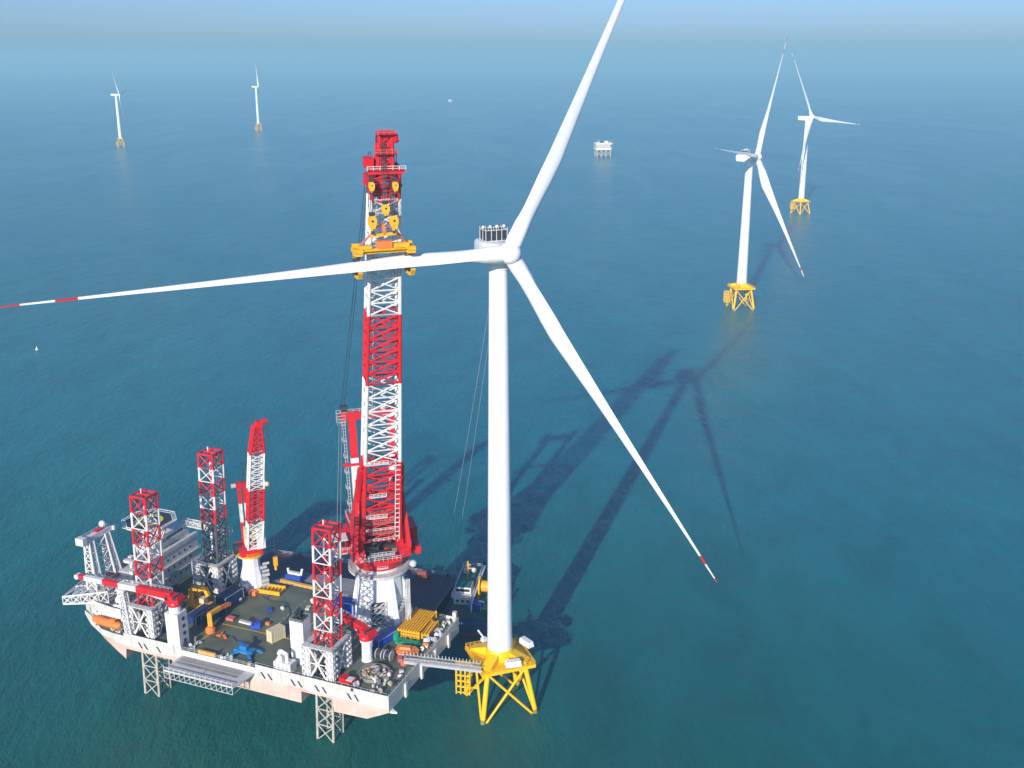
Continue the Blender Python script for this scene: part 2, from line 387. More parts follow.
    if cooler:
        cl = mb('dark'); W_ = 3.3*k
        for q in range(4):
            y0 = -W_+q*2*W_/4+.15; y1 = y0+2*W_/4-.35
            for (xa, xb) in ((-back*k+1+4.0, -back*k+1+4.5), (-back*k+1+8.2, -back*k+1+8.6)):
                P = [NF(xa, y0, 2.7*k), NF(xb, y0, 2.7*k), NF(xb, y1, 2.7*k), NF(xa, y1, 2.7*k), NF(xa, y0, 5.9*k), NF(xb, y0, 5.9*k), NF(xb, y1, 5.9*k), NF(xa, y1, 5.9*k)]
                cl.hexa(P)
        for q in range(3):
            xa = -back*k+1+4.5+q*1.25; xb = xa+1.0
            for ys in (-W_, W_-.4):
                P = [NF(xa, ys, 2.7*k), NF(xb, ys, 2.7*k), NF(xb, ys+.4, 2.7*k), NF(xa, ys+.4, 2.7*k), NF(xa, ys, 5.9*k), NF(xb, ys, 5.9*k), NF(xb, ys+.4, 5.9*k), NF(xa, ys+.4, 5.9*k)]
                cl.hexa(P)
        c = cl.build('cooler_panel', nacelle)
        cf = mb('lgrey')
        for xx in (-back*k+1+3.9, -back*k+1+6.3, -back*k+1+8.7):
            for yy in (-W_-.1, -W_/2, 0, W_/2, W_+.1): cf.tube(NF(xx, yy, 2.5*k), NF(xx, yy, 6.7*k), .13*k, n=5)
        for z in (2.8, 6.0): 
            cf.path([NF(-back*k+1+3.9, -W_-.1, z*k), NF(-back*k+1+3.9, W_+.1, z*k), NF(-back*k+1+8.7, W_+.1, z*k), NF(-back*k+1+8.7, -W_-.1, z*k), NF(-back*k+1+3.9, -W_-.1, z*k)], .16*k, n=5)
        for yy in (-W_, -W_/3, W_/3, W_):
            c0 = NF(-back*k+1+6.3, yy, 6.7*k); cf.use(M['white']); cf.sphere(c0, .45*k, 8)
        cf.build('cooler_frame', nacelle)
    # ---- hub
    hm = mb('white'); ah = n_; sh_ = Vector((0, 0, 1)).cross(n_).normalized(); uh = n_.cross(sh_)
    prof = [(2.55, -3.6), (2.9, -2.4), (3.2, -1.0), (3.2, 1.0), (3.0, 2.0), (2.4, 3.0), (1.5, 3.7), (.6, 4.05), (.05, 4.1)]
    o0 = len(hm.v); nn = 28
    for r_, x_ in prof:
        for q in range(nn): a = 2*pi*q/nn; hm.v.append(tuple(h+ah*(x_*k)+sh_*(r_*k*cos(a))+uh*(r_*k*sin(a))))
    for i in range(len(prof)-1):
        for q in range(nn): q2 = (q+1) % nn; hm.face([o0+i*nn+q, o0+i*nn+q2, o0+(i+1)*nn+q2, o0+(i+1)*nn+q])
    hm.face([o0+q for q in range(nn)][::-1])
    hm.build('hub', t, smooth=True)
    # ---- blades
    chord = [(0, 5.0, 1.0), (.02, 5.0, 1.0), (.05, 4.9, .9), (.10, 5.3, .6), (.16, 6.1, .42), (.21, 6.2, .34), (.3, 5.1, .28), (.4, 3.9, .25), (.5, 3.05, .23), (.6, 2.4, .21), (.7, 1.85, .2), (.8, 1.25, .19), (.855, 1.0, .19), (.895, .85, .18), (.905, .82, .18), (.935, .7, .18), (.955, .62, .18), (.975, .5, .18), (.985, .45, .18), (.995, .4, .18), (1, .12, .18)]
    uu = Vector((0, 0, 1)).cross(n_).normalized(); ww = n_.cross(uu)
    cs = L/134.8*(1.0 if L > 125 else 1.3 if L > 90 else 1.7)
    for b_i in range(3):
        a = phi+b_i*2*pi/3; dirv = uu*sin(a)+ww*cos(a); tang = n_.cross(dirv)
        bm = mb('white'); o0 = 0; nn = 18
        rings = []
        for (q, c, tk) in chord:
            c *= cs if q > .05 else k*.98; r = 2.2*k+(L-2.2*k)*q
            ctr = h+dirv*r+n_*(cones[b_i]*L*(q*q if L > 125 else q))
            pt = radians(pitch[b_i]+14*(1-q)**2)
            e1 = tang*cos(pt)+n_*sin(pt); e2 = -tang*sin(pt)+n_*cos(pt)
            off = 0.0 if q <= .05 else min(1, (q-.05)/.16)*0.22*c
            ring = []
            for w in range(nn):
                g = 2*pi*w/nn; X = cos(g)*c/2; 
                taper = 1.0 if tk >= .9 else (0.55+0.45*cos((g)/1.0)) 
                Y = sin(g)*c*tk/2*(1.0 if tk >= .9 else max(.12, taper*1.25))
                ring.append(ctr+e1*(-X-off+ (0 if tk>=.9 else 0))+e2*Y)
            rings.append((q, ring))
        for q, ring in rings: bm.v += [tuple(x) for x in ring]
        for i in range(len(rings)-1):
            qm = (rings[i][0]+rings[i+1][0])/2
            isred = redbands and (((.855 if b_i != 1 else .905) < qm < (.895 if b_i != 1 else .935)) or qm > (.955 if b_i != 1 else .985))
            bm.use(M['red' if isred else 'white'])
            for w in range(nn): w2 = (w+1) % nn; bm.face([i*nn+w, i*nn+w2, (i+1)*nn+w2, (i+1)*nn+w])
        bm.face([w for w in range(nn)][::-1]); bm.face([(len(rings)-1)*nn+w for w in range(nn)])
        bm.build('blade', t, smooth=True)
    return t
R_ = radians
main_t = turbine('large white wind turbine in front of the crane, on a yellow jacket foundation', (-4, 309.0), 152.8, 134.8, R_(23.01), R_(28.28), R_(5.3), 8.3, (-.016, .001, -.009), pitch=(16, 52, 55), back=11)
turbine('nearer of the two white wind turbines at upper right, on yellow jacket', (197.5, 897), 127.8, 119.1, R_(56.96), R_(36.75), R_(8.1), 6.4, (.06, .15, .10), scale=1.0, rbase=4.4, rtop=3.0, plat=19, jrot=8, pitch=(50, 50, 50), cooler=True, back=11)
turbine('white wind turbine with one blade pointing right, farther of the two at upper right', (402.5, 1485.8), 128.8, 95.1, R_(38.4), R_(-20.9), R_(11.3), 7, (.008, .114, .153), rbase=4.2, rtop=2.9, plat=17, jrot=30, pitch=(5, 5, 5), detail=False, cooler=False, back=14)
turbine('faint distant wind turbine near the left edge, nacelle seen from the side', (-950.2, 2634.9), 122.9, 72, R_(94.6), R_(-39), R_(5.8), 8, (.067, .077, .089), rbase=4.4, rtop=3.2, plat=20, jrot=10, pitch=(30, 30, 5), scale=.8, detail=False, redbands=False, cooler=False)
turbine('faint distant wind turbine with short rotor seen edge-on, right of the leftmost turbine', (-750.6, 3226.4), 126.5, 66, R_(105), R_(8), R_(5), 7, (.03, .03, .03), rbase=4.4, rtop=3.2, plat=20, jrot=30, pitch=(30, 30, 30), scale=.8, detail=False, redbands=False, cooler=False)

# white pods on the main platform
PB = (-4, 309.0)
def pod(x, y, z, ang, label):
    t = thing('equipment_pod', label, 'equipment box', (PB[0]+x, PB[1]+y, z), ang, 'white boxes on the yellow platform')
    b = mb('white')
    b.prism([(-2.6, -1.2), (2.6, -1.2), (2.6, 1.2), (-2.6, 1.2)], 0.15, 1.9, [(-2.3, -.95), (2.3, -.95), (2.3, .95), (-2.3, .95)])
    b.build('casing', t)
    f = mb('lgrey'); f.box(-2.7, 2.7, -1.3, 1.3, 0, .15)
    for i in range(4): f.tube((-1.9+i*1.27, -1.05, 1.91), (-1.9+i*1.27, 1.05, 1.91), .06, n=4)
    f.build('skid', t)
pod(4.4, -7.6, 18.9, R_(14), 'white ribbed equipment box on the front edge of the yellow platform')
pod(8.8, 5.3, 18.9, R_(-52), 'white ribbed equipment box on the yellow platform right behind the tower')
t = thing('davit_crane', 'small white davit crane on yellow platform behind the tower', 'davit', (PB[0]-5.6, PB[1]+7.0, 18), R_(130))
mb('white').lathe([(.45, 0), (.35, 2.8)], 10).build('post', t)
mb('white').beam((0, 0, 2.6), (3.0, 0, 4.0), .4, .4).build('arm', t)
mb('white').box(-1.3, .4, -.9, .9, 1.2, 2.6).build('winch_box', t)

# ------------------------------------------------------------ jack-up vessel
P3 = Vector((-57.74, 291.10, 0)); SHR = atan2(-0.37102, 0.92862)
SX = Vector((0.92862, -0.37102, 0)); SY = Vector((0.37102, 0.92862, 0)); DK = 23.5
def SP(x, y, z=DK): return P3+SX*x+SY*y+Vector((0, 0, z))
LEGS = [(0, 0), (-68, 0), (-67, 33.5)]
vs = thing('jackup_vessel', 'white and salmon-hulled jack-up installation vessel standing on lattice legs', 'jack-up vessel', P3, SHR)
Y0, Y1 = -7.0, 43.5
# hull loft: stations (x, z_bottom, y_near_top, y_near_bottom, y_far)
st = [(25.2, 19.0), (17.5, 15.0), (6.0, 14.6), (5.8, 19.0), (-5.5, 19.0), (-5.7, 14.8), (-12, 14.8), (-54.5, 14.8), (-54.7, 18.8), (-73.5, 18.8), (-74.0, 14.8), (-78.5, 16.6), (-84, 19.6), (-90, 23.0), (-93.5, 25.6)]
hb = MB(); prev = None
def ynear(x): return Y0 if x > -76 else Y0+((-76-x)/20)**2*5.0
def ztop(x): return DK
rows = []
for x, zb in st:
    zp = max(20.0, zb+.02) if x > -72 else max(20.0+(-72-x)*0.10, zb+.02); zt = max(DK, zp+.4) if x > -86 else 27.0
    yn = ynear(x); yf = Y1-(yn-Y0)
    rows.append([(x, yn+(0.8 if x < -74 else 0), zb), (x, yn, zp), (x, yn, zt), (x, yf, zt), (x, yf, zp), (x, yf-(0.8 if x < -74 else 0), zb)])
for r in rows: hb.v += r
for i in range(len(rows)-1):
    for k in range(6):
        k2 = (k+1) % 6; hb.use(M['hullp'] if k in (0, 4, 5) else M['hullw'] if k in (1, 3) else M['deck'])
        hb.face([i*6+k, i*6+k2, (i+1)*6+k2, (i+1)*6+k][::-1])
hb.use(M['hullw']); hb.face([0, 1, 2, 3, 4, 5][::-1]); L0 = (len(rows)-1)*6; hb.face([L0+k for k in range(6)])
hull = hb.build('hull', vs)
# dark slanted vents on the near side
for x in (14.5, 12, 3.2, 0.6, -5.5, -8, -16.5, -19, -59.5, -64.8, -67):
    P = []; sl = mb('dark')
    for (xa, za) in ((x, 20.4), (x+.7, 20.4), (x-.6, 22.4), (x-1.3, 22.4)): P.append((xa, za))
    sl.hexa([(P[0][0], Y0-.06, P[0][1]), (P[1][0], Y0-.06, P[1][1]), (P[1][0], Y0+.05, P[1][1]), (P[0][0], Y0+.05, P[0][1]),
             (P[3][0], Y0-.06, P[3][1]), (P[2][0], Y0-.06, P[2][1]), (P[2][0], Y0+.05, P[2][1]), (P[3][0], Y0+.05, P[3][1])])
    sl.build('hull_vent', vs)
for y in (3, 14, 24, 34): mb('hullw').box(25.2, 25.9, y, y+1.2, 18.2, 23.0).build('stern_fender', vs)
mb('white').prism([(25.25, -6.6), (27.4, -6.0), (25.25, -4.8)], 18.6, 19.2).build('stern_bracket', vs)
mb('hullw').box(-74, -50.5, Y0-.02, Y0+.18, DK, DK+1.1).build('bulwark', vs)
bw = mb('hullw')
bw.box(-22, 24.93, Y0-.02, Y0+.18, DK, DK+1.1)
bw.box(24.95, 25.22, Y0-.02, Y1+.02, DK, DK+1.1)
bw.box(20.5, 24.93, Y1-.3, Y1+.02, DK, DK+1.1)
bw.build('bulwark', vs)
mb('hullw').box(23.6, 24.9, Y1-1.6, Y1-.32, DK, DK+3.6).build('stern_post', vs)
rl = mb('lgrey')
rl.rail([(-22, Y0+.1, DK), (-50, Y0+.1, DK)], 1.1, r=.06)
rl.rail([(24.9, Y0+.5, DK+1.1), (24.9, Y1-1, DK+1.1)], .7, r=.05, mids=0)
rl.rail([(-22, Y0+.3, DK+1.1), (24.5, Y0+.3, DK+1.1)], .6, r=.05, mids=0)
rl.rail([(-80, Y1-.2, DK), (20, Y1-.2, DK)], 1.1, r=.05)
rl.build('deck_railing', vs)
dm = mb('ochre')   # painted walkway lines on deck
dm.box(-48, -14, 11.5, 11.9, DK+.004, DK+.012); dm.box(-48.4, -48, -4, 11.9, DK+.004, DK+.012); dm.box(-20.4, -20, 12.0, 36, DK+.004, DK+.012)
dm.use(M['lgrey'])
for i in range(9):
    for k in range(2): dm.box(-31+k*4.5, -30.8+k*4.5, 14+i*2.6, 15.4+i*2.6, DK+.004, DK+.012)
dm.build('deck_marking', vs)
# ---- legs
def leg_colour_rw(t):      # t along leg: top portion red / white
    z = -6+t*(LEGTOP+6)
    if z < 36: return M['legm']
    k = int((LEGTOP-z)/5.6)
    return M['red'] if k % 2 == 0 else M['wpaint']
def leg(x, y, top, far=False):
    global LEGTOP
    LEGTOP = top; s = 2.9
    m = MB(); A = [(x-s, y-s, -6), (x+s, y-s, -6), (x+s, y+s, -6), (x-s, y+s, -6)]; B = [(a+1.9, b+.8, top) for a, b, c in A]; A = [(a-.5, b-.2, c) for a, b, c in A]
    col = leg_colour_rw
    if far:
        def col(t):
            z = -6+t*(top+6)
            if z < 52: return M['legd']
            return M['red'] if int((top-z)/5.0) % 2 == 0 else M['wpaint']
    n = int((top+6)/5.6) if not far else int((top+6)/5.0)
    m.lattice(A, B, n, .42, .18, col, n=8)
    x += 1.9; y += .8
    m.use(M['red']); [m.beam(a_, b_, .5, .6) for a_, b_ in (((x-s, y-s, top), (x+s, y-s, top)), ((x-s, y+s, top), (x+s, y+s, top)), ((x-s, y-s, top), (x-s, y+s, top)), ((x+s, y-s, top), (x+s, y+s, top)), ((x-s, y, top), (x+s, y, top)))]
    m.use(M['wpaint']); m.tube((x-1, y, top+.3), (x-1, y, top+1.8), .25)
    # ladder
    m.use(M['steel'])
    m.tube((x-.4, y+s-1.0, 30), (x+1.0, y+s-.3, top), .09, n=4); m.tube((x-1.2, y+s-1.0, 30), (x+.2, y+s-.3, top), .09, n=4)
    return m.build('leg', vs)
leg(0, 0, 73); leg(-68, 0, 72.5); leg(-67, 33.5, 75.4, True)
# ---- jacking houses round each leg
def jackhouse(x, y, h=10.5, mt='wpaint'):
    m = mb(mt); s = 6.4
    for sx in (-1, 1):
        for sy in (-1, 1):
            cx, cy = x+sx*4.0, y+sy*4.0
            for k in range(5):
                z = DK+.3+k*h/5.2
                m.rbox((cx, cy, z), (2.7, 2.7, h/5.2*.62))
                m.use(M['lgrey']); m.rbox((cx, cy, z+h/5.2*.62), (2.2, 2.2, h/5.2*.38)); m.use(M[mt])
                for q in (-1, 1):
                    m.tube((cx+q*.68, cy+sy*1.2, z+.8), (cx+q*.68, cy+sy*1.85, z+.8), .5, n=8)
                    m.tube((cx+sx*1.2, cy+q*.68, z+.8), (cx+sx*1.85, cy+q*.68, z+.8), .5, n=8)
            m.tube((cx+sx*1.5, cy+sy*1.5, DK), (cx+sx*1.5, cy+sy*1.5, DK+h), .2)
    m.use(M[mt])
    for sy in (-1, 1):
        yy = y+sy*5.3
        m.beam((x-2.6, yy, DK+.5), (x+2.6, yy, DK+h-.5), .3, .6); m.beam((x+2.6, yy, DK+.5), (x-2.6, yy, DK+h-.5), .3, .6)
        m.beam((x-2.6, yy+.01, DK+h*.5), (x+2.6, yy+.01, DK+h*.5), .2, .3)
    for sx in (-1, 1):
        xx = x+sx*5.3
        m.beam((xx, y-2.6, DK+.5), (xx, y+2.6, DK+h-.5), .3, .6); m.beam((xx, y+2.6, DK+.5), (xx, y-2.6, DK+h-.5), .3, .6)
    m.use(M['lgrey'])
    for (a, b, c, d_) in ((-5.6, 5.6, -5.6, -3.6), (-5.6, 5.6, 3.6, 5.6), (-5.6, -3.6, -3.6, 3.6), (3.6, 5.6, -3.6, 3.6)): m.box(x+a, x+b, y+c, y+d_, DK+h, DK+h+.4)
    m.rail([(x-5.6, y-5.6, DK+h+.4), (x+5.6, y-5.6, DK+h+.4), (x+5.6, y+5.6, DK+h+.4), (x-5.6, y+5.6, DK+h+.4)], 1.1, True, .06, 2)
    m.use(M['dark']); m.box(x-4.3, x+4.3, y-4.3, y+4.3, DK+.02, DK+.1)
    return m.build('jacking_house', vs)
jackhouse(0, 0); jackhouse(-68, 0); jackhouse(-67, 33.5)
# ---- white machinery stacks
def stack(x0, x1, y0, y1, h, name='exhaust_stack'):
    m = mb('white'); m.box(x0, x1, y0, y1, DK, DK+h)
    o = m.build(name, vs)
    d_ = mb('dark')
    for i in range(7):
        xx = x0+.6+random.random()*(x1-x0-1.2); yy = y0+.6+random.random()*(y1-y0-1.2); hh = 1.2+random.random()*1.6
        d_.tube((xx, yy, DK+h), (xx, yy, DK+h+hh), .38); d_.tube((xx, yy, DK+h+hh), (xx+.3, yy+.9, DK+h+hh+.5), .38)
    d_.box(x0+.4, x1-.4, y0+.4, y1-.4, DK+h, DK+h+.7)
    d_.build('exhaust_pipe', o)
    r = mb('lgrey'); r.rail([(x0, y0, DK+h), (x1, y0, DK+h), (x1, y1, DK+h), (x0, y1, DK+h)], 1.0, True, .05, 1.5); r.build('railing', o)
stack(-12.8, -8.0, -.4, 4.2, 15.0)
# ---- accommodation block at the bow
ab = mb('wpaint')
ab.box(-92, -81.5, 8, 43.0, DK, DK+13.5)
accom = ab.build('accommodation_block', vs)
a2 = mb('lgrey'); a2.box(-91.5, -82.5, 9, 42.5, DK+13.5, DK+13.7); a2.use(M['dark']); a2.box(-91, -86.5, 14, 38, DK+13.7, DK+15.2)
a2.use(M['wpaint']); a2.box(-82.7, -81.2, 8, 43.0, DK+13.5, DK+14.8); a2.box(-85.9, -85.0, 12, 43, DK+13.7, DK+16.0)
for i in range(10): a2.box(-90+random.random()*4, -88+random.random()*4, 12+i*2.8, 13.6+i*2.8, DK+15.2, DK+15.9+random.random())
a2.build('roof', accom)
wg = mb('glass'); w0 = None
for lvl in range(3):
    for i in range(10):
        w = mb('glass'); w.box(-81.46, -81.40, -.35, .35, -.45, .45); w.v = [(x, y, z) for x, y, z in w.v]
        if w0 is None: w0 = w.build('window', accom, (0, 10.6+i*3.1, DK+3.0+lvl*3.9))
        else:
            c = w0.copy(); COL.objects.link(c); c.parent = accom; c.location = (0, 10.6+i*3.1, DK+3.0+lvl*3.9)
gl = mb('lgrey')
for z in (4.9, 8.8): gl.box(-81.5, -80.4, 8, 43, DK+z, DK+z+.15); gl.rail([(-80.45, 8, DK+z+.15), (-80.45, 43, DK+z+.15)], 1.0, r=.05)
gl.rail([(-81.2, 8, DK+14.8), (-81.2, 43, DK+14.8)], 1, r=.05)
gl.build('gallery', accom)
br = mb('wpaint'); br.box(-91.5, -85.5, 30, 41, DK+15.3, DK+17.6); br.use(M['glass']); br.box(-85.48, -85.42, 31, 40, DK+16.3, DK+17.2)
br.use(M['wpaint']); br.box(-92, -85, 29, 42, DK+17.6, DK+17.9); br.use(M['lgrey']); br.rail([(-92, 29, DK+17.9), (-85, 29, DK+17.9), (-85, 42, DK+17.9)], 1, r=.05)
br.build('bridge_house', accom)
# ---- helideck
HZ = 50.0
hd = mb('dark'); cxh, cyh = -86.5, 24.5
oc = [(cxh+8.4*cos(pi/8+k*pi/4), cyh+8.4*sin(pi/8+k*pi/4)) for k in range(8)]
hd.prism(oc, HZ-.6, HZ)
heli = hd.build('helideck', vs)
rg = mb('bright'); n = 36
for (r0, r1) in ((3.4, 4.8),):
    for k in range(n):
        a, b = 2*pi*k/n, 2*pi*(k+1)/n
        rg.hexa([(cxh+r0*cos(a), cyh+r0*sin(a), HZ+.004), (cxh+r1*cos(a), cyh+r1*sin(a), HZ+.004), (cxh+r1*cos(b), cyh+r1*sin(b), HZ+.004), (cxh+r0*cos(b), cyh+r0*sin(b), HZ+.004),
                 (cxh+r0*cos(a), cyh+r0*sin(a), HZ+.012), (cxh+r1*cos(a), cyh+r1*sin(a), HZ+.012), (cxh+r1*cos(b), cyh+r1*sin(b), HZ+.012), (cxh+r0*cos(b), cyh+r0*sin(b), HZ+.012)])
rg.use(M['white'])
rg.box(cxh-1.4, cxh-.8, cyh-1.6, cyh+1.6, HZ+.004, HZ+.012); rg.box(cxh+.8, cxh+1.4, cyh-1.6, cyh+1.6, HZ+.004, HZ+.012); rg.box(cxh-.8, cxh+.8, cyh-.3, cyh+.3, HZ+.004, HZ+.012)
rg.build('landing_marking', heli)
nt_ = mb('wpaint'); oc2 = [(cxh+9.8*cos(pi/8+k*pi/4), cyh+9.8*sin(pi/8+k*pi/4)) for k in range(8)]
for k in range(8):
    a, b = oc[k], oc[(k+1) % 8]; c, e = oc2[k], oc2[(k+1) % 8]
    nt_.tube((*a, HZ-.1), (*b, HZ-.1), .2); nt_.tube((*c, HZ+.1), (*e, HZ+.1), .12); nt_.tube((*a, HZ-.1), (*c, HZ+.1), .12)
    for q in range(1, 6):
        f_ = q/6; nt_.tube((a[0]+(b[0]-a[0])*f_, a[1]+(b[1]-a[1])*f_, HZ-.1), (c[0]+(e[0]-c[0])*f_, c[1]+(e[1]-c[1])*f_, HZ+.1), .06, n=4)
nt_.build('safety_net', heli)
fr = mb('wpaint')
for k in range(8):
    a = oc[k]; z2 = DK+13.7
    fr.tube((a[0]*.8+cxh*.2, a[1]*.8+cyh*.2, HZ-.6), (cxh-2+(a[0]-cxh)*.35, a[1]*.5+cyh*.5, z2), .32, n=8)
    b = oc[(k+1) % 8]; fr.tube((*a, HZ-.8), (*b, HZ-.8), .25); fr.tube((a[0], a[1], HZ-.8), (cxh, cyh, HZ-4), .22)
fr.box(-90, -84.5, 21, 28, DK+13.75, DK+18)
fr.build('helideck_frame', vs)
# walkway arms beside the helideck
wk = mb('wpaint')
wk.lattice([(-80, 34, 45), (-80, 36, 45), (-80, 36, 47), (-80, 34, 47)], [(-66, 42, 40), (-66, 44, 40), (-66, 44, 42), (-66, 42, 42)], 7, .2, .12)
wk.box(-74, -71, 41.2, 43.4, DK, 41); wk.build('access_walkway', vs)
# ---- forecastle with recess for lifeboat
fc = mb('hullw')
def fpoly(i, z0, z1, m, mat_='hullw'):
    m.use(M[mat_])
fx = [(-74, Y0), (-78, Y0+.1), (-84, Y0+.9), (-89, Y0+2.2), (-93.5, Y0+4.6), (-95.5, Y0+9), (-96, 20), (-96, 40), (-92.2, 40), (-92.2, 7), (-74, 7)]
fx = fx[::-1]
fc.prism([(max(x, -94.5), max(y, Y0+2.6)) for x, y in fx], DK+.05, 29.6)
fc.prism(fx, 29.6, 32.0)
fc.build('forecastle', vs)
fd = mb('deck'); fd.prism([(x+.35 if x < -93 else x-.1, y+.35 if y < 6 else y-.1) for x, y in fx], 32.0, 32.05); fd.build('forecastle_deck', vs)
fb = mb('hullw')
ff = fx[::-1][:7]
for a, b in zip(ff[:-1], ff[1:]): fb.beam((a[0], a[1]+.1, 32.6), (b[0], b[1]+.1, 32.6), .22, 1.3)
fb.beam((-88, Y0+1.7, 27.1), (-95.8, Y0+8, 28.6), .5, .5); fb.beam((-95.8, Y0+8, 28.6), (-96, 30, 28.8), .5, .5)
for q in range(7):
    f_ = q/6; fb.tube((-90-5.8*f_, Y0+3+6*f_, 25.5), (-90-5.8*f_, Y0+2.6+6*f_, 29.8), .2)
fb.build('forecastle_bulwark', vs)
rr = mb('lgrey'); rr.rail([(x, y+.4, 33.2) for x, y in ff], .8, r=.05, mids=0); rr.build('forecastle_railing', vs)
# small round-windowed mast house on the forecastle
mh = mb('white'); mh.lathe([(2.2, 32), (2.2, 35), (1.6, 35.6), (1.2, 36.6), (1.3, 38.2), (.9, 38.8), (.3, 39.2)], 10, c=(-76.5, -3.2)); mh.box(-78.6, -74.4, -5.4, -1.0, 32, 33.2)
mh.use(M['glass']); [mh.rbox((-76.5+2.16*cos(a), -3.2+2.16*sin(a), 33.6), (.1, .8, .8), a) for a in (-2.2, -1.6, -1.0, -.4)]
mh.build('lookout_house', vs)
# ---- main boom rest at the bow: tall white lattice gate
brs = mb('wpaint'); 
def rest_leg(x, y, w):
    return [(x-w, y-w, 0), (x+w, y-w, 0), (x+w, y+w, 0), (x-w, y+w, 0)]
for (yb, yt) in ((-1.5, 1.5), (8.5, 9.0)):
    A = [(-89+sx*2.2, yb+sy*1.6, 32) for sx, sy in ((-1, -1), (1, -1), (1, 1), (-1, 1))]
    B = [(-92.5+sx*1.1, yt+sy*1.0, 51) for sx, sy in ((-1, -1), (1, -1), (1, 1), (-1, 1))]
    brs.lattice(A, B, 6, .34, .18, None)
A = [(-87.2, -1, 32), (-87.2, 8.5, 32)]; B = [(-91.6, 1, 51), (-91.6, 9, 51)]
brs.lattice(A, B, 4, .34, .24)
brs.hexa([(-93.8, -.6, 50.8), (-91.4, -.6, 50.8), (-91.4, 11.6, 50.8), (-93.8, 11.6, 50.8), (-93.6, -.4, 52.6), (-91.6, -.4, 52.6), (-91.6, 11.4, 52.6), (-93.6, 11.4, 52.6)])
brs.box(-94.2, -91, -2.6, -.6, 50.9, 53.4); brs.box(-94.4, -90.6, 11.6, 12.4, 51, 52.4); brs.rail([(-93.5, -.4, 52.6), (-93.5, 11.4, 52.6)], 1, r=.07); brs.sphere((-92.5, 8.5, 54.4), 1.2, 10)
brs.use(M['red']); brs.box(-93.3, -91.9, 5, 8, 52.6, 53.3)
brs.build('boom_rest', vs)
# horizontal lattice outrigger over the bow
ol = mb('wpaint')
ol.lattice([(-82, -3.5, 32.4), (-84, 9.5, 32.4), (-84, 9.5, 36.4), (-82, -3.5, 36.4)], [(-97, -8.5, 31.4), (-100, 6.5, 31.4), (-100, 6.5, 34.0), (-97, -8.5, 34.0)], 5, .36, .2)
ol.lattice([(-82, 3, 32.5), (-82, 3, 36.5)], [(-98.5, -1, 31.5), (-98.5, -1, 34)], 5, .2, .15)
ol.use(M['pink']); ol.box(-92, -87, 6, 8, 36.2, 36.9)
ol.build('bow_outrigger', vs)
# ---- stowed-crane boom support (thin lattice mast)
bs = mb('wpaint')
A = [(-72+sx*1.1, Y0+1.2+sy*1.0, DK) for sx, sy in ((-1, -1), (1, -1), (1, 1), (-1, 1))]; B = [(-74.2+sx*1.0, Y0+2+sy*.9, 39.3) for sx, sy in ((-1, -1), (1, -1), (1, 1), (-1, 1))]
bs.lattice(A, B, 9, .26, .14); bs.box(-76, -72.5, Y0+.6, Y0+3.6, 39.3, 39.8); bs.build('boom_support_mast', vs)
# ---- side landing platform, near side
ap = mb('lgrey'); ap.prism([(-50.5, -16.3), (-24.0, -16.3), (-22.5, Y0-.05), (-50.5, Y0-.05)], 21.0, 21.5)
plat = ap.build('side_platform', vs)
gp = mb('steel'); gp.box(-49.5, -26, -11.6, -10.2, 21.505, 21.52); gp.box(-37.6, -37.2, -16, -11.7, 21.505, 21.52); gp.use(M['plate']); gp.box(-49.5, -26, -9.8, Y0-.2, 21.503, 21.515)
gp.build('grating', plat)
sk = mb('lgrey')
for i in range(14):
    x = -50.3+i*2.0
    for z in (18.8, 20.9): sk.tube((x, -16.3, z), (x, Y0-.1, z), .12, n=4)
    sk.tube((x, -16.3, 18.8), (x, -16.3, 22.6), .14, n=4); sk.tube((x, -16.3, 18.8), (x+2 if i < 13 else x, -16.3, 20.9), .09, n=4)
for z in (18.8, 21.6, 22.6): sk.tube((-50.3, -16.3, z), (-24.3, -16.3, z), .13, n=4)
sk.build('platform_truss', plat)
yb = mb('ochre'); yb.box(-44.2, -37.5, Y0+.3, Y0+.9, DK, DK+1.2); yb.build('safety_barrier', vs)
# small pipework around decks
for (x0, x1, y0, y1, nn) in ((16, 24, -6, 8, 26), (19, 24.5, 26, 42, 22), (-52, -47, -5, 0, 9), (6, 14, -6.6, -4, 9), (-60, -50, 26, 34, 10), (-80, -75, -6.0, -4.4, 6), (-40, -24, -6.3, -5, 8)):
    for i in range(nn):
        x = x0+random.random()*(x1-x0); y = y0+random.random()*(y1-y0); w = .3+random.random()*.9
        pw = mb(random.choice(['steel', 'wpaint', 'dark', 'lgrey', 'legm'])); hh = .4+random.random()*1.3; a = random.random()*3
        pw.rbox((x, y, DK), (w, w*1.4, hh), a)
        if i % 2: pw.rbox((x, y, DK+hh), (w*.6, w*.7, .25), a)
        pw.build('deck_fitting', vs)

hz_ = [[(-47, 33), (-42, 31), (-36, 32), (-31, 27), (-29, 21), (-30, 15)], [(-22, 33), (-20, 27), (-21, 20), (-17, 14), (-18, 6)], [(-46, 3), (-40, 6), (-37, 4), (-33, 5)], [(18, 24), (15, 20), (16, 15), (12, 8)]]
for h_ in hz_:
    m = mb('dark'); m.path([(x, y, DK+.12) for x, y in h_], .12, n=5); m.build('deck_hose', vs)
for i in range(9):
    x, y = random.uniform(-46, -16), random.uniform(-3, 35); w = .5+random.random()
    m = mb(random.choice(['wpaint', 'steel', 'orange', 'blue', 'cream'])); m.rbox((x, y, DK), (w, w*1.8, .3+random.random()*.8), random.random()*3); m.build('deck_fitting', vs)
